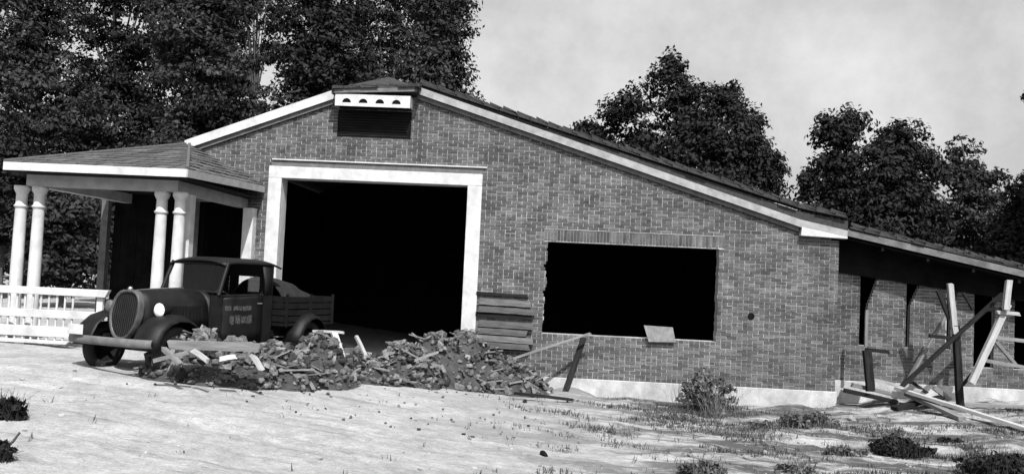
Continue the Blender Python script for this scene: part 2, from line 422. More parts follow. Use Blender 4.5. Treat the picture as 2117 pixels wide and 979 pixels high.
# shingle courses along the edge of the right slope: ragged dark layers seen end-on
def edge_shingles(x0, x1, zf, y0, n_lay, lift):
    m = MB()
    for lay in range(n_lay):
        x = x0+random.random()*.1
        while x < x1:
            ln = random.uniform(.22, .42); a, b = x, min(x+ln, x1); t = random.uniform(.022, .045)
            yo = y0+lay*.05+random.uniform(-.03, .03); za, zb = zf(a)+lift+lay*.042, zf(b)+lift+lay*.042
            m.prism([(a, yo, za), (b, yo, zb), (b, yo, zb+t*.5), (a, yo, za+t+.02)], (0, .34, 0)); x = b+.006
    return m
er = edge_shingles(-2.95, XR+.1, lambda x: roof_z(x)+.15+.022*(x+3), OV-.02, 3, 0).build('shingle_edge', SHINGLE, roof); er['kind'] = 'stuff'
er = edge_shingles(-4.75, -2.9, lambda x: 6.115+(x+4.72)*.0565, HOV-.03, 2, .0).build('shingle_edge', SHINGLE, roof); er['kind'] = 'stuff'
# rake boards
def rake(p0, p1, h, m, name, y=OV, t=.04):
    b = MB(); (x0, z0), (x1, z1) = p0, p1
    b.prism([(x0, y, z0-h), (x1, y, z1-h), (x1, y, z1), (x0, y, z0)], (0, t, 0)); return part(b, name, m)
rake((-7.86, 4.97), (-4.66, 6.19), .19, WHITE, 'rake_board')
RK = mat('dusty_white_paint', .17, .30, .7, 5, 6, .1, 40)
rake((-3.0, 6.29), (4.95, 3.85), .15, RK, 'rake_board', OV-.012)
rake((4.951, 3.85), (5.90, 3.665), .15, RK, 'rake_board', OV-.012)
rake((-7.80, 4.80), (-4.66, 5.998), .09, FASCIA_GREY, 'rake_moulding', OV+.06, .05)
rake((-3.0, 6.135), (4.95, 3.70), .09, FASCIA_GREY, 'rake_moulding', OV+.06, .05)
b = MB(); b.prism([(-4.66, HOV-.004, 6.03), (-3.0, HOV-.004, 6.12), (-3.0, HOV-.004, 6.21), (-4.66, HOV-.004, 6.11)], (0, .05, 0)); part(b, 'hip_fascia', FASCIA_GREY)
# eave return: white wedge at the end of the rake
b = MB(); b.prism([(4.97, OV-.016, 3.525), (5.90, OV-.016, 3.50), (5.90, OV-.016, 3.53), (4.99, OV-.016, 3.70)], (0, .30, 0)); bevel(part(b, 'eave_return', WHITE), .006)
# gable vent: white box with four half-round holes
V0, V1, VZ0, VZ1, VY = -4.64, -3.08, 5.785, 6.0, -.40
vb = MB()
vb.box(V0, V0+.03, VY+.03, 0, VZ0+.026, VZ1); vb.box(V1-.03, V1, VY+.03, 0, VZ0+.026, VZ1); vb.box(V0, V1, VY+.03, 0, VZ1+.001, VZ1+.03)
vo = part(vb, 'gable_vent', WHITE); vo['label'] = 'white box vent with four half-round holes'
# its face with the holes cut
bmv = bmesh.new(); hc = [V0+.24+i*.345 for i in range(4)]; rr = .092; zb = VZ0+.06
edges = [V0]+[ (hc[i]+hc[i+1])/2 for i in range(3)]+[V1]
fm = MB()
for i, c in enumerate(hc):
    a, b_ = edges[i], edges[i+1]; n = 10
    arc = [(c+rr*math.cos(math.pi*j/n), zb+rr*math.sin(math.pi*j/n)) for j in range(n+1)]        # right to left
    for y, fl in ((VY, False), (VY+.03, True)):
        P = lambda x, z: Vector((x, y, z))
        fs = [[P(a, VZ0-.01), P(b_, VZ0-.01), P(b_, zb), P(a, zb)], [P(c+rr, zb), P(b_, zb), P(b_, VZ1+.02)], [P(a, zb), P(c-rr, zb), P(a, VZ1+.02)]]
        for j in range(n):
            p, q = arc[j], arc[j+1]
            k = P(b_, VZ1+.02) if j < n/2 else P(a, VZ1+.02)
            fs.append([P(*p), k, P(*q)])
        fs.append([P(c, zb+rr), P(b_, VZ1+.02), P(a, VZ1+.02)])
        for q in fs: fm.add(q, [tuple(range(len(q)))])
    for j in range(n):
        p, q = arc[j], arc[j+1]; fm.add([Vector((p[0], VY, p[1])), Vector((q[0], VY, q[1])), Vector((q[0], VY+.03, q[1])), Vector((p[0], VY+.03, p[1]))], [(0, 1, 2, 3)])
    fm.add([Vector((c-rr, VY, zb)), Vector((c+rr, VY, zb)), Vector((c+rr, VY+.03, zb)), Vector((c-rr, VY+.03, zb))], [(0, 1, 2, 3)])
fm.build('vent_face', WHITE, vo, fix=False)
lv = MB(); lv.box(V0+.03, V1-.03, VY+.032, -.01, VZ0+.004, VZ0+.024); lv.build('vent_floor', INSIDE, vo)  # underside of the white box coloured near-black for its shade
lv = MB(); lv.box(V0+.03, V1-.03, VY+.06, VY+.075, VZ0+.03, VZ1-.005); lv.build('vent_screen', SHINGLE, vo)
lv = MB(); lv.box(V0-.02, V1-.02, -.012, .1, 5.20, 5.765); part(lv, 'vent_shadow_panel', INSIDE)  # dark panel painting the shadow the vent box casts below it
for i in range(9):
    z = 5.23+i*.056; sl_ = MB(); sl_.prism([(V0+.04, -.020, z), (V0+.04, .03, z+.035), (V0+.04, .03, z+.045), (V0+.04, -.020, z+.012)], (V1-V0-.12, 0, 0)); part(sl_, 'shadow_slat', DARKWOOD)  # slats added over the painted vent shadow

# ---- lower wing on the right, set back, under the same roof line
WY, WF = .55, .60
wx = lambda px: at_y(px, 650, WY).x
wopen = [(wx(1777), wx(1793), wx(1814), 2.15), (wx(1873), wx(1881), wx(1906), 2.2), (wx(1958), wx(1966), wx(1986), 2.0), (wx(2014), wx(2055), wx(2057), 1.0), (wx(2098), wx(2140), wx(2140), 1.0)]
def wing_openings(z):
    o = []
    for i, (a, bn, bw_, zk) in enumerate(wopen):
        if 1.33-.3*(i > 2) < z < 3.05: o.append((a, bn+(bw_-bn)*max(0, min(1, (z-zk)/(2.75-zk)))))
    return o
def wing_span(z): return XR-.005, min(11.0, XR+(3.42-z)/.193)
body, bricks = lay_bricks(WF, 3.45, wing_span, wing_openings, WY, .13)
ww = part(body, 'wing_wall', MORTAR)
ro = brick_boxes(bricks, WY).build('brickwork', BRICK, ww); ro['kind'] = 'stuff'
f = MB(); f.box(XR+.032, 11.0, WY-.03, WY+.33, -.3, WF-.003); bevel(part(f, 'wing_foundation', CONCRETE), .012)
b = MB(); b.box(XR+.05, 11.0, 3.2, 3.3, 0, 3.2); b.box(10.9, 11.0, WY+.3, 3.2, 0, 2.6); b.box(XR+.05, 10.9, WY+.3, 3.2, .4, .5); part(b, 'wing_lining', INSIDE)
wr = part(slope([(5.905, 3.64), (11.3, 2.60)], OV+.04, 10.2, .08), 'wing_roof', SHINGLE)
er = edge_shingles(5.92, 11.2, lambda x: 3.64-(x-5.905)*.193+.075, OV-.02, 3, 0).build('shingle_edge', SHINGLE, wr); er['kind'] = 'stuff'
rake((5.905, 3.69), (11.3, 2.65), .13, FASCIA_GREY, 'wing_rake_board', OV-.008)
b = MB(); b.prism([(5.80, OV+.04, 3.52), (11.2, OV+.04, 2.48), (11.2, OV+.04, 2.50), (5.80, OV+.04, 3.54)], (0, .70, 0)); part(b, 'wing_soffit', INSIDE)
ha, hb, hc_ = at_y(1716, 560, WY-.05), at_y(1962, 599, WY-.05), at_y(2150, 628, WY-.05)  # near-black boards added to paint the roof's shadow band on the wing wall
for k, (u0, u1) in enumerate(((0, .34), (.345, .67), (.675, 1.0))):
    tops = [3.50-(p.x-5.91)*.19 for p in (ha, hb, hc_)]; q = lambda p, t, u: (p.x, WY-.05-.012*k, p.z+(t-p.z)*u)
    b = MB(); b.prism([q(ha, tops[0], u0), q(hb, tops[1], u0), q(hc_, tops[2], u0), q(hc_, tops[2], u1), q(hb, tops[1], u1), q(ha, tops[0], u1)], (0, .04, 0)); part(b, 'wing_shadow_board', INSIDE)
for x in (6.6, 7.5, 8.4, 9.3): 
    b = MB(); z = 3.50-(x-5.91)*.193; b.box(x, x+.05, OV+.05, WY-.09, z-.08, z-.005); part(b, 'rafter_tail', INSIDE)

# ---- porch on the left
PX0, PX1, PY, PE = -9.32, -6.17, -3.80, 3.95
apex = Vector((-7.80, -.02, 4.90))
c0, c1, c2, c3 = Vector((PX0, PY, PE)), Vector((PX1, PY, PE)), Vector((PX1+.02, -.012, PE+.13)), Vector((PX0, -.012, PE))
pm = MB(); pm.add([c0, c1, c2, c3, apex], [(0, 1, 4), (1, 2, 4), (3, 0, 4), (2, 3, 4), (0, 3, 2, 1)])
pr_ = part(pm, 'porch_roof', PORCHSHINGLE)
def shingle_face(a, b, top, rows, wd):
    n = (b-a).cross(top-a).normalized()
    if n.z < 0: n = -n
    out = []
    for r in range(rows):
        t0, t1 = r/rows, min(1, (r+1.25)/rows)
        p0, p1 = a.lerp(top, t0), b.lerp(top, t0); ln = (p1-p0).length; k = max(1, round(ln/wd)); off = .5*(r % 2)
        for i in range(k+1):
            u0, u1 = max(0, (i-off)/k+.006), min(1, (i+1-off)/k-.006)
            if u1-u0 < .02: continue
            q0, q1 = a.lerp(top, t1), b.lerp(top, t1)
            j = random.uniform(-.006, .012)
            lo0, lo1 = p0.lerp(p1, u0), p0.lerp(p1, u1)
            m0, m1 = (u0-.5), (u1-.5); span = (q1-q0).length
            dn = (q0+q1)/2; ax = (p1-p0).normalized() if ln > 1e-6 else Vector((1, 0, 0))
            cx = ((p0+p1)/2); up = (dn-cx)
            hi0, hi1 = lo0+up-ax*up.dot(ax), lo1+up-ax*up.dot(ax)
            # keep the tops of the outer shingles on the roof plane's triangle
            def clampp(h):
                s_ = (h-dn).dot(ax); s_ = max(-span/2, min(span/2, s_)); return h+ax*(s_-(h-dn).dot(ax))
            hi0, hi1 = clampp(hi0), clampp(hi1)
            out.append(([lo0+n*(.022+j), lo1+n*(.022+j), hi1+n*.006, hi0+n*.006, lo0+n*.002, lo1+n*.002], ))
    return out
sh = shingle_face(c0, c1, apex, 12, .30)+shingle_face(c1, c2, apex, 10, .34)
for i, (vs_,) in enumerate(sh):
    m = MB(); m.add(vs_, [(0, 1, 2, 3), (4, 5, 1, 0), (0, 3, 4), (1, 5, 2)]); m.build('shingle', PORCHSHINGLE, pr_, fix=False)
hp = MB()
for a in (c0, c1): hp.tube([a+Vector((0, 0, .02)), apex+Vector((0, 0, .02))], .035, 6)
hp.build('hip_cap', PORCHSHINGLE, pr_)
# eave boards and beams
SHADED_WHITE = mat('shaded_white_paint', .22, .32, .7, 5, 6, .1, 40)  # white boards darkened in colour for eave shade and the less sunlit side
b = MB(); b.box(PX0, PX1-.001, PY-.025, PY, PE-.13, PE+.005); part(b, 'porch_fascia', WHITE)
b = MB(); b.prism([(PX1, PY-.024, PE-.13), (PX1, PY-.024, PE+.004), (PX1+.02, -.02, PE+.134), (PX1+.02, -.02, PE)], (.025, 0, 0)); part(b, 'porch_fascia', SHADED_WHITE)
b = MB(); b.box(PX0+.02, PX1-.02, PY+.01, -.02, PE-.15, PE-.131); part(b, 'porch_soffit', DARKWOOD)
BM0, BM1 = 3.60, 3.795
b = MB(); b.box(PX0+.18, PX1-.30, PY+.36, PY+.54, BM0, BM1); part(b, 'porch_beam', SHADED_WHITE)
b = MB(); b.box(PX1-.48, PX1-.30, PY+.541, -.02, BM0, BM1); part(b, 'porch_beam', SHADED_WHITE)
b = MB(); b.box(PX0+.18, PX0+.36, PY+.541, -.02, BM0, BM1); part(b, 'porch_beam', WHITE)
def column(x, y, zb, r=.102):
    m = MB(); h = BM0-.001-zb
    pf = [(0, 0), (r*1.3, 0), (r*1.3, .05), (r*1.12, .07), (r*1.05, .11)]+[(r*(1.03-.13*(t/8)**1.6), .12+(h-.52)*t/8) for t in range(9)]
    pf += [(r*.9, h-.38), (r*1.12, h-.365), (r*1.14, h-.34), (r*.92, h-.32), (r*.88, h-.14), (r*1.1, h-.10), (r*1.28, h-.06), (r*1.28, h), (0, h)]
    m.lathe(pf, (x, y, zb), 'z', 20); return part(m, 'porch_column', WHITE)
FL = .97
for px in (40, 77, 331, 369): column(at_y(px, 480, PY+.45).x, PY+.45, FL)
for (x, y, wd) in ((-6.50, -2.92, .20), (-6.36, -.16, .22), (-9.42, -.16, .15)):
    b = MB(); b.box(x-wd/2, x+wd/2, y-wd/2, y+wd/2, FL-.1, BM0-.001 if x > -9 else PE-.16); p = part(b, 'porch_post', WHITE if x > -9 else FASCIA_GREY); bevel(p, .008)
b = MB(); b.box(-9.35, -6.25, -3.60, -.04, FL-.14, FL); bevel(part(b, 'porch_floor', CONCRETE), .01)
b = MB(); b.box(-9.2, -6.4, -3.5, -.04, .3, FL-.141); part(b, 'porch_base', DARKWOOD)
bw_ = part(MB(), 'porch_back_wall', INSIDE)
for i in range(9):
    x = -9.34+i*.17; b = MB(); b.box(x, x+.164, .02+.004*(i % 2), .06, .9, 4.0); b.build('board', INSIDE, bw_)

# ------------------------------------------------------------------ white railing left of the truck
rl = empty('porch_railing', (-8.9, -4.02, .93)); tag(rl, 'white wooden railing with balusters in front of the left porch columns', 'railing')
RI = rl.location
def rp(mb, n): return mb.build(n, WHITE, rl, loc=-RI)
RX0, RX1 = -10.6, -7.24
for i, (z, h, t) in enumerate(((1.83, .12, .10), (1.46, .13, .05), (1.17, .17, .05), (1.0, .06, .06))):
    x1 = RX1-(0, .1, .55, .62)[i]
    b = MB(); b.prism([(RX0, -4.05+.01*i, z-h/2), (x1-.06, -4.05+.01*i, z-h/2), (x1, -4.05+.01*i, z+h/2), (RX0, -4.05+.01*i, z+h/2)], (0, t, 0)); bevel(rp(b, 'rail'), .006)
x = RX0+.05
while x < RX1-.55:
    b = MB(); b.tube([(x, -4.0, 1.03), (x, -4.0, 1.78)], .018, 6); rp(b, 'baluster'); x += .135
b = MB(); b.box(RX1-.22, RX1-.12, -3.99, -3.93, 1.35, 1.77); rp(b, 'end_post')
for x in (-9.02, -8.72, -10.3): b = MB(); b.box(x-.085, x+.085, -3.99, -3.82, .86, 1.09); rp(b, 'foot_block')

# ------------------------------------------------------------------ old truck
TA = R(20.3); TS = .968
truck = empty('old_truck', (-5.47, -4.27, .77)); truck.rotation_euler = (R(0), R(0), -math.pi/2-TA); truck.scale = (TS, TS, TS)
tag(truck, 'black 1930s truck with open cab window parked among rubble before the porch', 'truck')
def tp(mb, n, m=TRUCK, parent=truck, fix=True): return mb.build(n, m, parent, fix=fix)
FAX, RAX, TR, WRAD = 1.44, -1.78, .68, .37
def loft(secs, closed_ends=True):
    m = MB(); m.grid(secs, True)
    return m
def hood_sec(x, w_, zt, zb, n=14):
    pts = []
    for i in range(n+1):
        a = math.pi*i/n; c, s_ = math.cos(a), math.sin(a)
        yy = w_*math.copysign(abs(c)**.55, c); zz = zb+(zt-zb)*abs(s_)**.60
        pts.append(Vector((x, yy, zz)))
    return pts
hs = [hood_sec(x, w_, zt, zb) for x, w_, zt, zb in ((1.64, .26, 1.22, .62), (1.5, .30, 1.24, .62), (1.25, .37, 1.25, .62), (.95, .46, 1.26, .62), (.60, .55, 1.27, .60))]
hood = tp(loft(hs), 'hood'); solidify(hood, .012)
for sgn in (1, -1):
    for k in range(11):
        x = 1.24-k*.052; y = .382+(1.24-x)*.25; b = MB(); b.box(x-.008, x+.014, sgn*y-.008, sgn*y+.014*sgn+.001, .80, 1.02); tp(b, 'hood_louvre', TRUCKDULL, hood)
cm = MB(); cm.tube([(x, 0, z+.008) for x, z in ((1.64, 1.225), (1.25, 1.252), (.95, 1.263), (.60, 1.272))], .010, 6); tp(cm, 'hood_strip', CHROME, hood)
# radiator shell and grille (shield outline, leaning back)
def shield(s=1.0, n=28):
    out = []
    for i in range(n):
        a = 2*math.pi*i/n; y, z = math.sin(a), -math.cos(a)         # starts at the bottom
        wd = .285*(1-.32*max(0, -z)**1.3)
        out.append((math.copysign(abs(y)**.7, y)*wd*s, .88+.37*math.copysign(abs(z)**.85, z)*(s if s > .9 else s*1.02)))
    return out
def lean(y, z, dx=0): return Vector((1.80+dx-.16*(z-.5), y, z))
o1, o2 = shield(1.0), shield(.86); sm_ = MB(); n = len(o1)
rows = [[lean(y, z, -.08) for y, z in o1], [lean(y, z, .015) for y, z in o1], [lean(y, z, .03) for y, z in [((a[0]+b[0])/2, (a[1]+b[1])/2) for a, b in zip(o1, o2)]], [lean(y, z, .0) for y, z in o2]]
sm_.grid(rows, True, True); sh_ = tp(sm_, 'radiator_shell', mat('worn_shell_paint', .03, .07, .5, 8, 5, spec=.3))
gm = MB(); gm.add([lean(y, z, -.012) for y, z in o2], [tuple(range(n))]); tp(gm, 'radiator_core', TYRE)
for k in range(-5, 6):
    y = k*.038; zs = [z for yy, z in o2 if abs(yy-y) < .05]
    if len(zs) < 2: continue
    b = MB(); b.tube([lean(y, min(zs)+.02, .0), lean(y, max(zs)-.02, .0)], .006, 5); tp(b, 'grille_bar', TRUCKDULL)
cp = MB(); cp.lathe([(.0, .0), (.035, .0), (.035, .03), (.02, .05), (0, .055)], (1.66, 0, 1.24), 'z', 10); tp(cp, 'radiator_cap', CHROME)
# fenders: swept strips with rolled crown
def fender(path, y0, y1, sgn, name):
    m = MB(); rows = []
    for i, (x, z) in enumerate(path):
        a = path[max(0, i-1)]; b = path[min(len(path)-1, i+1)]; d = Vector((b[0]-a[0], b[1]-a[1])).normalized(); nx, nz_ = -d.y, d.x
        if nz_ < 0: nx, nz_ = -nx, -nz_
        row = []
        for k in range(9):
            t = k/8; y = y0+(y1-y0)*t; dr = -.10*max(0, (t-.45)/.55)**2.2-.03*(1-t)**2
            row.append(Vector((x+nx*dr, sgn*y, z+nz_*dr)))
        rows.append(row)
    m.grid(rows); return solidify(tp(m, name), .012)
fp = [(1.98, .42), (1.95, .58), (1.86, .74), (1.70, .86), (1.50, .915), (1.28, .90), (1.08, .80), (.92, .66), (.78, .50), (.62, .40), (.45, .365)]
rpth = [(-1.26, .38), (-1.34, .56), (-1.46, .74), (-1.63, .86), (-1.82, .89), (-2.01, .83), (-2.16, .68), (-2.24, .50), (-2.28, .38)]
for sgn in (1, -1):
    fender(fp, .40, .84, sgn, 'front_fender'); fender(rpth, .52, .86, sgn, 'rear_fender')
    b = MB(); b.box(-1.28, .48, sgn*.50 if sgn > 0 else -.84, sgn*.84 if sgn > 0 else -.50, .33, .37); bevel(tp(b, 'running_board', TRUCKDULL), .008)
def wheel(x, y, sgn, name='wheel'):
    m = MB(); m.lathe([(.24, -.055), (.30, -.075), (.345, -.07), (.365, -.045), (.37, 0), (.365, .045), (.345, .07), (.30, .075), (.24, .055), (.24, -.055)], (x, y, WRAD), 'y', 28)
    o = tp(m, name, TYRE)
    m = MB(); m.lathe([(.24, -.05), (.23, -.02), (.16, .0), (.15, .025), (.10, .045), (.07, .05), (.07, .07), (.0, .08)] if sgn > 0 else [(.24, .05), (.23, .02), (.16, 0), (.15, -.025), (.10, -.045), (.07, -.05), (.07, -.07), (0, -.08)], (x, y, WRAD), 'y', 24)
    tp(m, 'rim', TRUCKDULL, o); return o
for x in (FAX, RAX):
    for sgn in (1, -1): wheel(x, sgn*TR, sgn)
for x in (FAX, RAX):
    ax = MB(); ax.tube([(x, -.62, WRAD), (x, .62, WRAD)], .035, 8); tp(ax, 'axle', TRUCKDULL)
b = MB()
for sgn in (1, -1): b.box(-2.5, 1.75, sgn*.36-.03, sgn*.36+.03, .46, .58)
tp(b, 'chassis', TRUCKDULL)
# headlamps
for sgn in (1, -1):
    c = (1.54, sgn*.49, .97); m = MB(); m.lathe([(0, -.20), (.05, -.18), (.085, -.11), (.105, -.03), (.112, .02), (.105, .03)], c, 'x', 18); h = tp(m, 'headlight', TRUCK)
    m = MB(); m.lathe([(.104, .026), (.085, .045), (.045, .058), (0, .062)], c, 'x', 18); tp(m, 'lens', LENS if sgn > 0 else mat('dark_lens', .05, .12, .5, 8, 3), h)  # far lens coloured darker than the near one
    m = MB(); m.tube([(1.48, sgn*.49, .87), (1.47, sgn*.42, .75)], .02, 6); tp(m, 'bracket', TRUCKDULL, h)
# bumper, plate
m = MB(); rows = []
for k in range(13):
    y = -.80+1.6*k/12; x = 2.06-.10*(abs(y)/.8)**3
    rows.append([Vector((x, y, .45)), Vector((x+.022, y, .465)), Vector((x+.028, y, .505)), Vector((x+.022, y, .55)), Vector((x, y, .565))])
m.grid(rows); bump = solidify(tp(m, 'bumper', mat('worn_bumper', .07, .14, .6, 6, 5, spec=.3)), .012)
b = MB()
for sgn in (1, -1): b.box(1.68, 2.05, sgn*.36-.02, sgn*.36+.02, .47, .52)
tp(b, 'bumper_arm', TRUCKDULL)
b = MB(); b.box(2.095, 2.105, -.70, -.40, .575, .72); bevel(tp(b, 'number_plate', WHITE), .004)
# cab
for sgn in (1, -1):
    for nm, cols in (('cowl_side', ((.60, .56), (.38, .60))), ('rear_corner', ((-.56, .635), (-.84, .60)))):
        m = MB(); m.grid([[Vector((x, sgn*yy, z)) for x, yy in cols] for z in (.40, .60, .8, 1.02, 1.19)], False); solidify(tp(m, nm), .02)
    m = MB(); rows = [[Vector((x, sgn*(yy+.004), z+.05*max(0, -x)*(z > 1.1))) for x, yy in ((.37, .602), (.15, .622), (-.1, .634), (-.35, .639), (-.55, .637))] for z in (.41, .6, .8, 1.0, 1.12, 1.17)]
    m.grid(rows, True); d = solidify(tp(m, 'door', TRUCK), .03)
    m = MB(); m.tube([(-.40, sgn*.66, 1.06), (-.50, sgn*.675, 1.06)], .012, 6); tp(m, 'handle', CHROME, d)
    m = MB(); m.tube([(.39, sgn*.612, 1.18), (-.55, sgn*.642, 1.20)], .022, 6); tp(m, 'sill_bead', TRUCK, d)
    if sgn > 0:                       # two rows of worn, unreadable sign painting
        for zc, h, spans in ((.985, .085, ((.33, .20), (.15, -.03), (-.05, -.26))), (.80, .15, ((.22, .13), (.10, -.01), (-.03, -.14), (-.16, -.28)))):
            for xa, xb in spans:
                m = MB(); k = 6; top, bot = [], []
                for i in range(k+1):
                    x = xa+(xb-xa)*i/k; yy = float(np.interp(-x, (-.37, -.15, .1, .35, .55), (.602, .622, .634, .639, .637)))+.022
                    top.append(Vector((x, yy, zc+h/2*random.uniform(.5, 1.1)))); bot.append(Vector((x, yy, zc-h/2*random.uniform(.5, 1.1))))
                m.grid([bot, top], False); solidify(tp(m, 'faded_lettering', DULLPAINT, d), .003)
cabo = truck
bp_ = MB(); bp_.box(-.86, -.82, -.60, .60, .42, 1.19); rpn = tp(bp_, 'rear_panel', TRUCK)
for ya, yb in ((-.60, -.34), (.34, .60)):
    b = MB(); b.box(-.859, -.821, ya, yb, 1.191, 1.70); tp(b, 'corner_panel', TRUCK, rpn)
b = MB(); b.box(-.859, -.821, -.339, .339, 1.50, 1.70); tp(b, 'header_panel', TRUCK, rpn)
b = MB(); b.box(-.843, -.837, -.337, .337, 1.192, 1.498); tp(b, 'rear_window', GLASS, rpn)
m = MB(); rows = [hood_sec(.60, .555, 1.27, .60), hood_sec(.40, .60, 1.245, .60)]; m.grid(rows); solidify(tp(m, 'cowl', TRUCK), .015)
# pillars and windshield
for sgn in (1, -1):
    m = MB(); m.tube([(.46, sgn*.595, 1.19), (.36, sgn*.585, 1.45), (.25, sgn*.57, 1.71)], [.034, .032, .032], 8); tp(m, 'windscreen_pillar', TRUCK)
    m = MB(); m.grid([[Vector((-.60, sgn*.632, 1.19)), Vector((-.84, sgn*.60, 1.19))], [Vector((-.62, sgn*.615, 1.42)), Vector((-.84, sgn*.59, 1.42))], [Vector((-.58, sgn*.585, 1.69)), Vector((-.84, sgn*.57, 1.69))]]); solidify(tp(m, 'quarter_panel', TRUCK), .02)
m = MB(); m.tube([(.46, -.59, 1.235), (.46, .59, 1.235)], .02, 6); m.tube([(.26, -.57, 1.69), (.26, .57, 1.69)], .022, 6); wfr = tp(m, 'windscreen_frame', TRUCK); wfr['kind'] = 'stuff'; del wfr['kind']
m = MB(); m.add([(.455, -.575, 1.24), (.455, .575, 1.24), (.268, .555, 1.685), (.268, -.555, 1.685)], [(0, 1, 2, 3)]); tp(m, 'windscreen', GLASS, wfr)
m = MB(); rows = []
for i in range(13):
    t = i/12; x = .33-1.42*t; dz = -.05*(max(0, .2-t)/.2)**2-.06*(max(0, t-.75)/.25)**2; hw = .61-.03*(max(0, .3-t)/.3)-.03*(max(0, t-.7)/.3)
    rows.append([Vector((x, hw*s_, 1.71+dz+.075*(1-abs(s_)**3.2))) for s_ in np.linspace(-1, 1, 13)])
m.grid(rows); solidify(tp(m, 'cab_roof', TRUCK), .03)
b = MB(); b.box(-.60, -.02, -.612, -.600, 1.19, 1.68); tp(b, 'window_blackout', CANVAS)  # dark sheet added so the far window opening shows black
b = MB(); b.box(-.76, -.35, -.55, .55, .62, .78); st_ = bevel(tp(b, 'seat', TYRE), .03)
b = MB(); b.box(-.80, -.68, -.55, .55, .78, 1.16); bevel(tp(b, 'backrest', TYRE, st_), .03)
m = MB()
q = lambda a: Vector((.02+.065*math.sin(a), .28+.2*math.cos(a), 1.10+.15*math.sin(a)))
m.tube([q(2*math.pi*i/20) for i in range(21)], .012, 5, False)
tp(m, 'steering_wheel', TYRE)
# cargo bed: stake sides behind the cab
bed = MB(); bed.box(-2.58, -1.12, -.66, .66, .66, .71); bedo = tp(bed, 'cargo_bed', TRUCKDULL)
for sgn in (1, -1):
    for k in range(4):
        z = .73+k*.115; b = MB(); b.box(-2.57, -1.13, sgn*.655-.014, sgn*.655+.014, z, z+.095); tp(b, 'side_board', TRUCKDULL, bedo)
    for x in (-1.16, -1.85, -2.53): b = MB(); b.box(x-.025, x+.025, sgn*.684-.014, sgn*.684+.014, .66, 1.22); tp(b, 'stake', TRUCKDULL, bedo)
for k in range(4):
    z = .73+k*.115; b = MB(); b.box(-1.15, -1.12, -.64, .64, z, z+.1); tp(b, 'head_board', TRUCKDULL, bedo)
    b = MB(); b.box(-2.58, -2.56, -.64, .64, z, z+.1); tp(b, 'tail_board', TRUCKDULL, bedo)
# canvas-covered load in the bed
mx = MB(); rows = []
for i in range(15):
    t = i/14; x = -1.17-1.36*t
    row = []
    for k in range(17):
        s_ = -1+k/8; h = (.50*math.sin(math.pi*min(1, .28+t*.72))**.6*(1-.55*t))*(1-abs(s_)**2.6)
        h += .05*noise.noise(Vector((x*4, s_*3, 2)))
        row.append(Vector((x, s_*.63, 1.04+max(-.02, h))))
    rows.append(row)
mx.grid(rows); ld = mx.build('canvas_cover', CANVAS); ld.matrix_world = Matrix.LocRotScale(truck.location, truck.rotation_euler.to_quaternion(), (TS, TS, TS))
tag(ld, 'dark lumpy canvas cover over the load in the truck bed', 'tarpaulin'); solidify(ld, .02)

# ------------------------------------------------------------------ rubble heap
mounds = []
for px, py, hgt, rx, ry, back in ((345, 791, .62, .46, .46, .20), (405, 797, .66, .50, .48, .24), (480, 802, .58, .6, .5, .32), (550, 804, .54, .7, .6, .45), (630, 805, .70, .7, .8, .75), (720, 797, .42, .8, .8, .85), (815, 802, .70, .75, .85, .85), (890, 806, .98, .75, .85, .9), (955, 808, 1.05, .65, .8, .85), (1010, 808, .80, .55, .7, .75), (1055, 811, .58, .55, .6, .4), (1095, 813, .42, .42, .5, .3)):
    p = G(px, py-6); mounds.append((p.x, min(p.y+back, -.55), hgt, rx, ry))
def heap_h(x, y):
    h = 0
    for cx, cy, hh, rx, ry in mounds:
        d = ((x-cx)/rx)**2+((y-cy)/ry)**2
        if d < 1: h = max(h, hh*(1-d)**1.15)
    return h
def heap_z(x, y):
    h = heap_h(x, y)
    if h > .01: h += min(1, h/.2)*(.09*noise.noise(Vector((x*3, y*3, 5)))+.06*noise.noise(Vector((x*7.5, y*7.5, 9))))
    return ground_z(x, y)+h
def lump(r, sq=(1, 1, 1), seed=0, cut=True):
    b = bmesh.new(); bmesh.ops.create_icosphere(b, subdivisions=1, radius=1)
    o = Vector((seed*7.3, seed*3.1, seed))
    q = Matrix.Rotation(seed, 3, 'Z')@Matrix.Rotation(seed*1.7, 3, 'X')
    vs_ = []
    for v in b.verts:
        c = v.co.copy()
        if cut: c = Vector([max(-.72, min(.72, t)) for t in c])
        c *= 1+.45*noise.noise(c*1.3+o)
        vs_.append(q@Vector((c.x*sq[0], c.y*sq[1], c.z*sq[2]))*r)
    b.verts.index_update(); fs_ = [tuple(v.index for v in f.verts) for f in b.faces]; b.free(); return vs_, fs_
LUMPS = [lump(1, (random.uniform(.8, 1.5), random.uniform(.6, 1.1), random.uniform(.45, .9)), i*1.37+.3) for i in range(14)]
xs = [m[0] for m in mounds]; ys = [m[1] for m in mounds]
hx = np.arange(min(xs)-1.2, max(xs)+1.0, .07); hy = np.arange(min(ys)-1.1, max(ys)+1.1, .07)
rub = empty('rubble_heap', (float(np.mean(xs)), float(np.mean(ys)), .5)); tag(rub, 'long low heap of dirt and broken masonry before the garage opening', 'rubble heap')
rub_off = -Vector(rub.location)
m = MB(); nx = len(hx); keep = {}
for j, y in enumerate(hy):
    for i, x in enumerate(hx):
        near_ = max(heap_h(x+a*.08, y+b_*.08) for a in (-1, 0, 1) for b_ in (-1, 0, 1))
        if near_ > 0: keep[(i, j)] = len(m.v); m.v.append((x, y, heap_z(x, y)-.01 if heap_h(x, y) > .01 else ground_z(x, y)-.06))
for (i, j) in list(keep):
    if all(k in keep for k in ((i+1, j), (i, j+1), (i+1, j+1))): m.f.append((keep[(i, j)], keep[(i+1, j)], keep[(i+1, j+1)], keep[(i, j+1)])); m.sm.append(True)
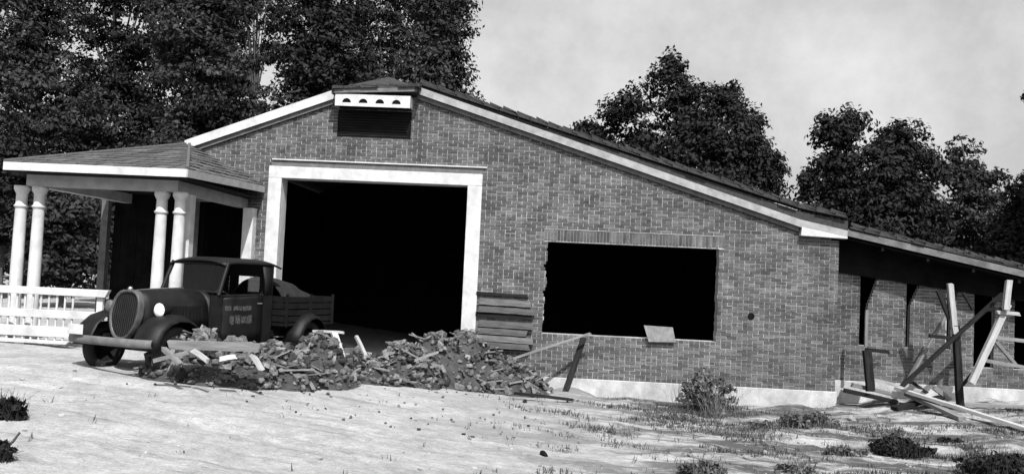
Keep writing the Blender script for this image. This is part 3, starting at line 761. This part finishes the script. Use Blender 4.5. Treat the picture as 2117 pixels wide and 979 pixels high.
m.build('dirt_mound', DIRT, rub, loc=rub_off)['kind'] = 'stuff'
m = MB(); cnt = 0
while cnt < 4300:
    x, y = random.uniform(hx[0], hx[-1]), random.uniform(hy[0], hy[-1])
    if cnt < 1100: mm_ = mounds[cnt % 4]; x, y = mm_[0]+random.uniform(-1.05, 1.05)*mm_[3], mm_[1]+random.uniform(-1.05, .8)*mm_[4]
    h = heap_h(x, y)
    if h <= .015 and random.random() > .012: continue
    r = (.016+.085*random.random()**3) if h > .015 else random.uniform(.015, .035); vs_, fs_ = random.choice(LUMPS); c = Vector((x, y, heap_z(x, y)+r*.45)); a = Matrix.Rotation(random.random()*6.28, 3, 'Z')@Matrix.Rotation(random.uniform(-.9, .9), 3, 'X')
    m.add([c+a@v*r for v in vs_], fs_); cnt += 1
m.build('rubble', CHUNK, rub, loc=rub_off, fix=False)['kind'] = 'stuff'
m = MB(); cnt = 0
while cnt < 190:
    x, y = random.uniform(hx[0], hx[-1]), random.uniform(hy[0], hy[-1])
    if heap_h(x, y) < .05: continue
    c = Vector((x, y, heap_z(x, y)+.03)); a = random.random()*6.28; l_ = random.uniform(.08, .3); d = Vector((math.cos(a), math.sin(a), random.uniform(-.5, .6)))*l_
    e = Vector((-math.sin(a), math.cos(a), 0))*random.uniform(.012, .04); m.prism([c-d+e, c-d-e, c+d-e, c+d+e], (0, 0, random.uniform(.012, .03))); cnt += 1
m.build('splintered_wood', GREYWOOD, rub, loc=rub_off)['kind'] = 'stuff'
cm_ = []
for vs_, fs_ in LUMPS:
    q = MB(); q.add(vs_, fs_); me = bpy.data.meshes.new('chunk'); me.from_pydata(q.v, [], q.f); me.materials.append(CHUNK); cm_.append(me)
cnt = 0
while cnt < 150:
    x, y = random.uniform(hx[0], hx[-1]), random.uniform(hy[0], hy[-1])
    if heap_h(x, y) < .06: continue
    r = random.uniform(.06, .15); o = bpy.data.objects.new('chunk', random.choice(cm_)); COL.objects.link(o); o.parent = rub
    o.location = Vector((x, y, heap_z(x, y)+r*.2))+rub_off; o.rotation_euler = (random.uniform(-.6, .6), random.uniform(-.6, .6), random.random()*6.28); o.scale = (r, r, r*random.uniform(.7, 1)); cnt += 1
# boards lying on and sticking out of the heap: each a thing of its own
def hp_(px, py, lift=.0):
    """the point of the heap (or ground) seen at a picture point"""
    d = ray(px, py); t = 8.0
    while t < 40:
        p = CAM+d*t
        if p.z < heap_z(p.x, p.y): break
        t += .03
    p = CAM+d*t; p.z += lift; return p
def bline(a, b, Ya, Yb): return at_y(a[0], a[1], Ya), at_y(b[0], b[1], Yb)
TY = -5.55
BOARDS = [
 ((352, 712), (534, 718), -6.42, -6.05, .19, .11, GREYWOOD, 'broad grey plank lying in front of the truck wheel'),
 ((452, 742), (490, 736), -6.45, -6.35, .13, .05, WHITE, 'short white board above the black hollow in the rubble'),
 ((340, 722), (372, 752), -6.6, -6.75, .07, .05, GREYWOOD, 'grey stick slanting down in front of the truck wheel'),
 ((318, 745), (392, 728), -6.7, -6.6, .10, .05, GREYWOOD, 'grey splintered board across the front wheel of the truck'),
 ((396, 722), (432, 747), -6.65, -6.7, .06, .05, PALEWOOD, 'pale stick slanting down from the broad grey plank'),
 ((690, 686), (708, 742), -3.3, -3.7, .10, .06, PALEWOOD, 'pale upright board left of the dark gap in the heap'),
 ((648, 684), (712, 687), -3.25, -3.3, .06, .04, PALEWOOD, 'thin pale lath lying level behind the upright boards'),
 ((736, 694), (757, 738), -3.0, -3.3, .055, .05, PALEWOOD, 'slim pale stake leaning in the dark gap in the heap'),
 ((650, 712), (686, 700), -3.5, -3.4, .09, .05, PALEWOOD, 'short pale offcut propped against the upright board'),
 ((520, 731), (540, 762), -6.1, -6.15, .07, .05, PALEWOOD, 'stubby pale stick standing at the end of the grey plank'),
 ((1060, 741), (1222, 688), -1.1, -.35, .045, .035, GREYWOOD, 'long thin pole rising from the heap towards the window'),
 ((1170, 806), (1207, 697), -.50, -.12, .12, .05, DARKWOOD, 'dark plank leaning against the brick wall under the window'),
 ((1062, 812), (1185, 826), -1.9, -1.5, .07, .05, DARKWOOD, 'dark board flat on the ground right of the rubble heap'),
 ((855, 745), (905, 728), -2.6, -2.5, .06, .04, GREYWOOD, 'grey batten poking from the middle of the heap'),
]
for a, b, ya, yb, wd, th, mm, lab in BOARDS:
    p, q = bline(a, b, ya, yb)
    o = board('plank', p, q, wd, th, mm, warp=.006); tag(o, lab, 'plank', 'loose boards in the rubble')

# lumber stacked along the wall between the garage and the window
STACKWOOD = mat('old_stacked_timber', .06, .13, .92, 8, 6, .5, 40, stretch=(.35, 3, 3), island=.3)
for k, (z, h, x0, x1, dy, mm) in enumerate(((1.02, .11, -1.50, -.40, .13, STACKWOOD), (1.15, .12, -1.46, -.34, .11, STACKWOOD), (1.30, .12, -1.51, -.50, .12, STACKWOOD), (1.45, .13, -1.50, -.36, .10, STACKWOOD), (1.635, .09, -1.53, -.38, .05, DARKWOOD), (1.74, .12, -1.52, -.34, .09, STACKWOOD), (1.90, .13, -1.50, -.42, .08, STACKWOOD), (2.06, .06, -1.53, -.48, .05, DARKWOOD))):  # DARKWOOD strips paint the shaded gaps between the timbers
    o = board('timber', (x0, -dy*.5-.018, z), (x1, -dy*.5-.018, z-.02), dy, h, mm)
    n_ = ('lowest', 'second', 'third', 'fourth', 'dark gap strip counted as fifth', 'sixth', 'seventh', 'dark gap strip counted as topmost')[k]
    tag(o, n_+' timber of the stack on the wall between garage and window' if k else 'lowest timber of the stack against the wall between garage and window', 'timber', 'timbers stacked by the garage')

# mortar board standing in the big window
b = MB(); P4 = [at_y(1331, 672, -.06), at_y(1391, 676, -.06), at_y(1397, 707, -.10), at_y(1341, 706, -.10)]
c_ = sum(P4, Vector())/4
b.prism([p-c_ for p in P4], (0, .03, 0)); o = b.build('mortar_board', mat('mortar_stained_board', .12, .2, .9, 9, 6), None, loc=c_); tag(o, 'grey tapered board standing on the sill of the big window opening', 'board'); bevel(o, .004)

# ------------------------------------------------------------------ timber scaffold on the right
SG = 'scaffold timbers before the right wing'
SCAF = [
 ((1964, 588), (1975, 690), -.50, -.60, .075, .06, PALEWOOD, 'pale upper half of the scaffold upright before the wing piers', 'post'),
 ((1976, 672), (1985, 838), -.56, -.62, .085, .085, DARKWOOD, 'dark upright scaffold post standing on the ground', 'post'),
 ((2086, 578), (2079, 640), -.95, -1.0, .08, .06, PALEWOOD, 'short pale post stub just under the wing eave', 'post'),
 ((2083, 628), (2008, 792), -.85, -1.0, .085, .07, PALEWOOD, 'long pale leaning pole on the right of the scaffold', 'pole'),
 ((2074, 606), (1866, 796), -.52, -.80, .055, .05, DARKWOOD, 'long dark diagonal brace crossing the scaffold', 'brace'),
 ((1962, 640), (1878, 785), -.12, -.30, .05, .04, GREYWOOD, 'thin grey diagonal brace nearest the wing piers', 'brace'),
 ((1922, 694), (1980, 700), -.50, -.52, .06, .05, DARKWOOD, 'short dark ledger left of the scaffold upright', 'ledger'),
 ((1992, 605), (2012, 640), -.5, -.5, .05, .04, DARKWOOD, 'short dark strut high beside the scaffold upright', 'strut'),
 ((2062, 645), (2108, 649), -.9, -.9, .07, .05, PALEWOOD, 'short pale rail right of the leaning pole', 'rail'),
 ((2052, 697), (2135, 706), -.85, -.85, .05, .05, GREYWOOD, 'middle grey rail right of the leaning pole', 'rail'),
 ((2035, 744), (2135, 762), -.88, -.88, .05, .05, GREYWOOD, 'lowest grey rail right of the leaning pole', 'rail'),
 ((2054, 700), (2103, 758), -.83, -.83, .05, .045, GREYWOOD, 'short grey diagonal between the two grey rails', 'brace'),
 ((1990, 795), (2012, 770), -.62, -.7, .05, .045, DARKWOOD, 'short dark strut low beside the scaffold upright', 'strut'),
 ((1788, 722), (1838, 727), -.30, -.35, .14, .05, DARKWOOD, 'dark shelf board under the first narrow wing opening', 'board'),
 ((1792, 722), (1800, 806), -.35, -.4, .11, .09, DARKWOOD, 'dark stub post under the shelf board by the wing corner', 'post'),
 ((1792, 640), (1790, 715), -.15, -.18, .045, .04, GREYWOOD, 'slim grey batten upright beside the first wing opening', 'batten'),
 ((1745, 812), (1855, 838), -.75, -1.3, .10, .06, DARKWOOD, 'dark board on the ground at the corner of the main wall', 'plank'),
 ((1793, 787), (1900, 812), -.55, -.75, .08, .05, PALEWOOD, 'pale board on the ground close to the wing foundation', 'plank'),
 ((1852, 806), (2135, 898), -1.0, -3.1, .10, .045, PALEWOOD, 'longest pale plank running across the right foreground', 'plank'),
 ((1848, 850), (1945, 826), -1.9, -1.55, .13, .05, DARKWOOD, 'dark board under the left end of the longest plank', 'plank'),
 ((1880, 790), (1915, 815), -.7, -.95, .05, .04, DARKWOOD, 'dark stick on the ground at the foot of the diagonal brace', 'stick'),
 ((1998, 842), (2135, 848), -1.35, -1.45, .10, .05, PALEWOOD, 'pale board lying level right of the scaffold foot', 'plank'),
 ((1760, 800), (1842, 820), -.3, -.5, .09, .06, GREYWOOD, 'grey board resting on the pale board at the wall corner', 'plank'),
 ((1875, 818), (1990, 872), -.9, -1.6, .12, .05, GREYWOOD, 'grey plank beside the longest plank in the right foreground', 'plank'),
 ((1940, 600), (1964, 660), -.45, -.5, .06, .05, DARKWOOD, 'short dark strut left of the pale scaffold upright', 'strut'),
 ((2072, 640), (2040, 640), -.88, -.75, .05, .05, DARKWOOD, 'short dark block where the leaning pole is nailed', 'block'),
 ((1930, 806), (1962, 830), -.9, -1.15, .09, .06, GREYWOOD, 'grey offcut between the brace foot and the upright', 'offcut'),
]
for a, b, ya, yb, wd, th, mm, lab, cat in SCAF:
    p, q = at_y(a[0], a[1], ya), at_y(b[0], b[1], yb); wd *= 1.35; th *= 1.35
    if cat in ('plank', 'stick', 'offcut'):                 # what lies on the ground follows it
        ends = []
        for e_ in (a, b):
            g_ = G(*e_)
            if g_.y > -.25: g_ = at_y(e_[0], e_[1], -.25)
            g_.z = max(g_.z, ground_z(g_.x, g_.y))+th*.5+.015; ends.append(g_)
        p, q = ends
    tag(board(cat if cat != 'board' else 'shelf_board', p, q, wd, th, mm, warp=.004), lab, cat, SG)

# ------------------------------------------------------------------ plants
def leaf_quads(C, size, up=.3, N=None):
    n = len(C); nrm = rng.normal(size=(n, 3)); nrm[:, 2] = np.abs(nrm[:, 2])*.8+up
    if N is not None: nrm = nrm*.8+N*1.0
    nrm /= np.linalg.norm(nrm, axis=1)[:, None]
    a = rng.normal(size=(n, 3)); a -= (a*nrm).sum(1)[:, None]*nrm; a /= np.linalg.norm(a, axis=1)[:, None]; b = np.cross(nrm, a)
    s = size*rng.uniform(.6, 1.35, size=(n, 1)); wd = s*rng.uniform(.45, .7, size=(n, 1))
    return np.stack([C-a*s, C+b*wd*.8+nrm*s*.12, C+a*s, C-b*wd*.8+nrm*s*.12], axis=1)
def crown_points(blobs, n_clump, per, rc):
    vol = np.array([b[3]*b[4]*b[5] for b in blobs])**.67; pr = vol/vol.sum(); C = []; NN = []; centers = []
    for _ in range(n_clump):
        b = blobs[rng.choice(len(blobs), p=pr)]; d = rng.normal(size=3); d /= np.linalg.norm(d); q = rng.uniform(.12, 1)**.42
        c = np.array(b[:3])+d*np.array(b[3:6])*q; centers.append((c, d))
        r = rc*rng.choice([.45, .7, 1.0, 1.45], p=[.3, .3, .25, .15]); k = int(per*rng.uniform(.7, 1.2)*(r/rc)**1.7*1.25)+6
        v = rng.normal(size=(k, 3)); v /= np.linalg.norm(v, axis=1)[:, None]; v *= rng.uniform(.15, 1, size=(k, 1))**.45
        v[:, 2] = np.where(v[:, 2] < -.25, v[:, 2]*.45, v[:, 2]); ax_ = rng.uniform(.75, 1.3, size=3)*np.array([1, 1, .72]); v = v*ax_*r
        v[:, 2] -= .25*(v[:, 0]**2+v[:, 1]**2)/max(r, .01)
        C.append(c+v); NN.append(v/r*.7+d[None]*.35)
    return np.concatenate(C), np.concatenate(NN), centers
def tree(x, y, z0, blobs, n_clump, per, rc, leaf, trunk_r, label, m, limbs=14, cat='tree', name='tree', group=None):
    t = empty(name, (x, y, z0)); tag(t, label, cat, group)
    B = [(b[0]-x, b[1]-y, b[2]-z0, b[3], b[4], b[5]) for b in blobs]
    C, N, cen = crown_points(B, n_clump, per, rc)
    quads_mesh('crown', leaf_quads(C, leaf, .25, N), m, t)
    top = max(b[2]+b[5]*.4 for b in B)*.68; mb = MB(); pts = []
    for i in range(8): pts.append(Vector((.12*trunk_r*4*math.sin(i*1.3), .1*trunk_r*4*math.cos(i*1.7), -.3+(top+.3)*i/7)))
    mb.tube(pts, [trunk_r*(1-.85*i/7) for i in range(8)], 8)
    for c, d in cen[:limbs]:
        c = Vector(c); h = max(.15*top, min(.85*top, c.z-.35*math.hypot(c.x, c.y)-.2)); s0 = Vector((0, 0, h)); mid = s0.lerp(c, .5)+Vector((0, 0, .12*(c-s0).length))
        mb.tube([s0, mid, c], [trunk_r*.38, trunk_r*.22, trunk_r*.06], 5, False)
    mb.build('trunk', BARK, t); return t
def px_x(px, Y): return at_y(px, 560, Y).x
def px_z(px, py, Y): return at_y(px, py, Y).z
def big(px, Y, top_py, half_px, label, m=LEAF, nc=230, per=62, spread=1.0, low=2.2, leaf=.092, seed=None):
    """tall round-headed tree whose crown spans px +- half_px"""
    x = px_x(px, Y); zt = px_z(px, top_py, Y); D = (Y+18); hw = half_px*D/FPX; z0 = ground_base(x, Y)
    H = zt-low; bl = []
    for k in range(7):
        t = k/6; r = hw*(.62+.45*math.sin(math.pi*(.15+.75*t)))*.72
        bl.append((x+random.uniform(-.32, .32)*hw, Y+random.uniform(-.3, .3)*hw, low+H*(.08+.80*t), r*random.uniform(.85, 1.12), r*random.uniform(.8, 1.1), H*.17))
    return tree(x, Y, z0, bl, nc, per, .55*spread, leaf, .22, label, m, 20)
big(40, 13, -90, 165, 'tall dark tree at the far left above the porch roof', LEAF2, 700, 62)
big(215, 16, -120, 150, 'tall dense tree second from the left behind the porch roof', LEAF, 720, 62)
big(390, 12, -100, 125, 'tall tree with light speckled crown behind the left end of the rake', LEAF2, 640, 60)
big(445, 20, -120, 58, 'narrow dark tree left of the bright gap in the leaves', LEAF, 380, 62)
big(645, 14, -110, 124, 'tall dark tree right of the bright gap in the leaves', LEAF, 700, 62)
big(780, 19, -120, 150, 'tall tree rising behind the clipped gable', LEAF2, 800, 60)
big(903, 13, -110, 102, 'tall tree with straight right side next to the open sky', LEAF2, 680, 56)
def thin_tree():
    return free_tree(17, [(528, 8, 56, .8), (500, -50, 70, .8), (560, 50, 34, 1), (552, 105, 22, 1.2), (516, 130, 18, 1.3), (548, 185, 20, 1.0), (520, 235, 30, .8), (560, 225, 26, .8)], 'thin ragged tree in the bright gap above the left rake', LEAF2, nc=190, per=46, rc=.34, trunk_px=505, tr=.10)
# two trees against the sky on the right
def free_tree(Y, outline, label, m=LEAF, low=2.0, nc=260, per=60, rc=.42, leaf=.085, trunk_px=None, tr=.22):
    """outline: picture-like list of (px, py, radius px) for the masses of the crown"""
    D = Y+18; bl = []
    for px, py, rad, el in outline:
        p = at_y(px, py, Y); r = rad*D/FPX; bl.append((p.x, Y+random.uniform(-.5, .5)*r, p.z, r, r*.9, r*el))
    tx = px_x(trunk_px, Y); return tree(tx, Y, ground_base(tx, Y), bl, nc, per, rc, leaf, tr, label, m, 24)
free_tree(13, [(1300, 265, 62, 1.25), (1385, 180, 42, 1.5), (1388, 135, 18, 1.8), (1335, 200, 26, 1.8), (1440, 225, 55, 1.2), (1480, 290, 95, 1.0), (1500, 210, 30, 1.4), (1540, 260, 38, 1.2), (1340, 340, 90, 1.0), (1560, 350, 52, 1.1), (1430, 360, 110, .8), (1290, 215, 22, 1.6)], 'round-headed dark tree with spiky top against the sky behind the right rake', LEAF, nc=780, per=56, trunk_px=1410)
free_tree(15, [(1585, 355, 24, 1.4), (1604, 395, 16, 1.1), (1570, 400, 26, 1)], 'small thin tree filling the right edge of the spiky dark tree', LEAF2, nc=60, per=45, rc=.34, trunk_px=1592, tr=.10)
free_tree(17, [(1215, 268, 24, .8), (1240, 280, 20, .8), (1190, 280, 14, .7)], 'distant low treetop just left of the spiky dark tree', LEAF, nc=50, per=50, rc=.32, trunk_px=1218, tr=.12)
free_tree(11, [(1735, 300, 42, 1.5), (1760, 255, 22, 1.5), (1712, 262, 20, 1.4), (1706, 370, 54, 1.1), (1800, 400, 95, 1.0), (1855, 310, 48, 1.1), (1850, 280, 22, 1.2), (1900, 350, 50, 1.1), (1706, 450, 46, 1), (1880, 450, 95, .9), (1780, 480, 90, .8), (1664, 385, 13, 1.3)], 'wide black tree with ragged top right of the sky gap', LEAF, nc=820, per=58, trunk_px=1800)
free_tree(13, [(1985, 315, 26, 1.4), (1960, 360, 36, 1.1), (2010, 370, 36, 1.2), (2045, 385, 32, 1.1), (2000, 450, 70, 1), (2070, 430, 30, 1.2), (1975, 500, 80, 1)], 'looser tree sloping away at the right edge of the wide black tree', LEAF2, nc=260, per=48, rc=.36, trunk_px=2010)
free_tree(9, [(2110, 480, 52, 1.2), (2140, 420, 50, 1.2), (2090, 540, 60, 1)], 'dark tree cut by the right edge of the picture', LEAF, nc=240, per=55, rc=.38, trunk_px=2125)
free_tree(6, [(2117, 190, 12, 1.1)]*2+[(2165, 200, 30, 1), (2230, 210, 80, 1), (2290, 260, 110, 1), (2240, 330, 90, .9), (2330, 380, 120, .9)], 'tree outside the right edge whose twig tip reaches into the sky', LEAF, nc=330, per=48, rc=.22, trunk_px=2275)
thin_tree()
# lower growth behind the porch and the field edge
free_tree(6, [(125, 470, 62, 1.1), (160, 540, 60, 1), (95, 545, 55, 1), (135, 410, 40, 1.1), (175, 430, 35, 1.2)], 'bushy tree seen between the left porch columns', LEAF2, nc=260, per=55, rc=.34, leaf=.085, trunk_px=130, tr=.09)
free_tree(9, [(20, 420, 60, 1.2), (-30, 480, 60, 1.2), (40, 480, 40, 1.2), (10, 340, 70, 1)], 'dark bushy tree behind the outermost porch column', LEAF, nc=260, per=55, rc=.36, trunk_px=0, tr=.12)
free_tree(10, [(270, 420, 75, 1.2), (230, 500, 70, 1), (320, 490, 70, 1), (290, 350, 60, 1)], 'dark bushy tree behind the middle of the porch', LEAF, nc=260, per=55, rc=.4, trunk_px=270, tr=.12)
for i, (px, Y, h) in enumerate(((2420, 22, 420), (-260, 24, 200), (-40, 34, 300), (330, 36, 200), (600, 34, 230), (820, 30, 300), (1500, 30, 420), (1760, 28, 440), (2060, 26, 480))):
    big(px, Y, h, 170, ('far tree beyond the right edge of the picture', 'far tree beyond the left edge of the picture', 'far low tree at the left edge behind the dark bushy tree', 'far tree behind the crown with the light speckles', 'far tree closing the bottom of the bright gap', 'far tree behind the clipped gable and its tall tree', 'far low tree behind the spiky dark tree', 'far low tree behind the wide black tree', 'far low tree at the right behind the looser tree')[i], LEAF, 200, 50, 1.4, 1.0, .15)

def shrub(px, py, w_px, h_px, label, m=WEED, n=60, per=26, leaf=.05, name='shrub', cat='shrub', ht=None, Y=None):
    p = G(px, py); D = (p-CAM).dot(AF); wd = w_px*D/FPX*.5; h = h_px*D/FPX
    s = empty(name, p); tag(s, label, cat)
    C, N, cen = crown_points([(0, 0, h*.5, wd*.85, wd*.6, h*.42), (-wd*.35, 0, h*.35, wd*.6, wd*.5, h*.35), (wd*.4, 0, h*.3, wd*.6, wd*.5, h*.3)], n, per, max(.05, wd*.22))
    C[:, 2] = np.maximum(C[:, 2], .0); C = C[rng.uniform(size=len(C)) < (.55 if cat == 'weed' else .8)]
    if cat == 'weed': C[:, 2] *= .75; C[:, 0] *= 1.15
    quads_mesh('foliage', leaf_quads(C, leaf, .3), m, s); mb = MB()
    for c, d in cen[:14]: mb.tube([Vector((c[0]*.15, c[1]*.15, -.03)), Vector((c[0]*.6, c[1]*.6, c[2]*.6)), Vector(c)], [.012, .009, .004], 4, False)
    mb.build('stem', BARK, s)
    B = []
    for _ in range(int(n*3)):
        a = rng.uniform(0, 6.28); rr_ = wd*1.25*math.sqrt(rng.uniform()); bx, by = rr_*math.cos(a), rr_*.8*math.sin(a); bz = ground_z(p.x+bx, p.y+by)-p.z; hh = h*rng.uniform(.25, .95); tw = .005
        dx, dy = rng.normal(size=2)*.35*hh; c2, s2 = math.cos(a), math.sin(a)
        B.append([(bx-s2*tw, by+c2*tw, bz-.01), (bx+s2*tw, by-c2*tw, bz-.01), (bx+dx+s2*tw*.3, by+dy-c2*tw*.3, bz+hh), (bx+dx-s2*tw*.3, by+dy+c2*tw*.3, bz+hh)])
    quads_mesh('blades', np.array(B), m, s)['kind'] = 'stuff'; return s
shrub(1458, 850, 118, 88, 'scraggly shrub growing against the white foundation under the window', n=85, leaf=.045)
shrub(1640, 884, 60, 46, 'small dark weed near the foundation right of the shrub', n=30, leaf=.04, name='weed', cat='weed')
shrub(1695, 878, 70, 44, 'spreading dark weed between the shrub and the corner of the wall', n=36, leaf=.04, name='weed', cat='weed')
shrub(1590, 884, 60, 18, 'flat creeping weed just right of the shrub', n=24, leaf=.035, name='weed', cat='weed')
shrub(1860, 940, 120, 52, 'large black weed clump in the right foreground', LEAF, n=80, per=32, leaf=.045, name='weed', cat='weed')
shrub(1960, 913, 50, 12, 'flat dark weed right of the large black clump', LEAF, n=18, leaf=.035, name='weed', cat='weed')
shrub(2060, 978, 150, 58, 'wide dark weed clump at the bottom right corner', LEAF, n=90, per=32, leaf=.042, name='weed', cat='weed')
shrub(1455, 985, 90, 44, 'low dark weed at the bottom edge below the shrub', WEED, n=50, leaf=.04, name='weed', cat='weed')
shrub(1740, 940, 90, 26, 'thin trampled weed left of the large black clump', WEED, n=36, leaf=.035, name='weed', cat='weed')
shrub(1648, 975, 80, 22, 'sparse weed at the bottom edge left of the pale stone', WEED, n=28, leaf=.035, name='weed', cat='weed')
shrub(4, 862, 84, 60, 'dark leafy weed at the left edge of the yard', LEAF, n=46, per=30, leaf=.05, name='weed', cat='weed')
shrub(-10, 948, 70, 46, 'dark weed low at the left edge near the bottom', LEAF, n=32, per=28, leaf=.045, name='weed', cat='weed')
p = G(8, 938); m = MB(); m.tube([p+Vector((-.12, 0, .02)), p+Vector((.0, -.02, .05)), p+Vector((.07, 0, .11)), p+Vector((.12, .01, .19))], [.014, .013, .012, .010], 6)
o = m.build('twig', BARK); tag(o, 'curved dark twig lying at the lower left edge', 'twig')
# stones
for px, py, r, lab, mm in ((1124, 941, .10, 'dark round lump lying alone in the bottom middle of the yard', TRUCKDULL), (1812, 950, .11, 'pale rounded stone in front of the large black weed', CONCRETE), (1085, 832, .09, 'dark clod just right of the rubble heap', DARKWOOD), (1760, 868, .10, 'pale stone near the boards by the wall corner', CONCRETE)):
    p = G(px, py); q = MB(); vs_, fs_ = lump(1, (1.2, .9, .7), r*50); 
    q.add(vs_, fs_); o = q.build('stone', mm, None, loc=(p.x, p.y, p.z+r*.12)); o.scale = (r, r, r); tag(o, lab, 'stone')
    md = o.modifiers.new('round', 'SUBSURF'); md.levels = md.render_levels = 1; md.subdivision_type = 'SIMPLE' if mm is CONCRETE else 'CATMULL_CLARK'
# grass and small stones nobody could count
def scatter(n, f):
    out = []
    while len(out) < n:
        x, y = rng.uniform(-7, 10), rng.uniform(-11, -.4)
        if rng.uniform() < f(x, y): out.append((x, y))
    return out
def gd(x, y):
    v = noise.noise(Vector((x*.7, y*1.3, 7.7)))+.35*noise.noise(Vector((x*2.2, y*3, 2.2)))
    return max(0, v+.02)*2.8*smooth((x+1.0)/3.2)+(.002 if x < 1 else .03)
V = []
for x, y in scatter(9500, gd):
    z = ground_z(x, y)
    for _ in range(4):
        a = rng.uniform(0, 6.28); h = rng.uniform(.02, .075); wd = rng.uniform(.004, .009); bx, by = x+rng.normal()*.03, y+rng.normal()*.03
        dx, dy = math.cos(a), math.sin(a); l_ = h*rng.uniform(.2, .9)
        V.append([(bx-dy*wd, by+dx*wd, z-.005), (bx+dy*wd, by-dx*wd, z-.005), (bx+dx*l_+dy*wd*.3, by+dy*l_-dx*wd*.3, z+h), (bx+dx*l_-dy*wd*.3, by+dy*l_+dx*wd*.3, z+h)])
o = quads_mesh('grass', np.array(V), STRAW); tag(o, 'sparse dry grass and straw scattered over the yard', kind='stuff')
m = MB()
for x, y in scatter(2600, lambda x, y: .4+.75*smooth((x+1)/4)):
    r = .006+.026*random.random()**5; vs_, fs_ = random.choice(LUMPS); c = Vector((x, y, ground_z(x, y)+r*.15)); a = Matrix.Rotation(random.random()*6.28, 3, 'Z')
    m.add([c+a@v*r for v in vs_], fs_)
o = m.build('gravel', mat('yard_stones', .1, .33, .95, 5, 4, island=.5), fix=False); tag(o, 'small stones and clods strewn over the sandy yard', kind='stuff')
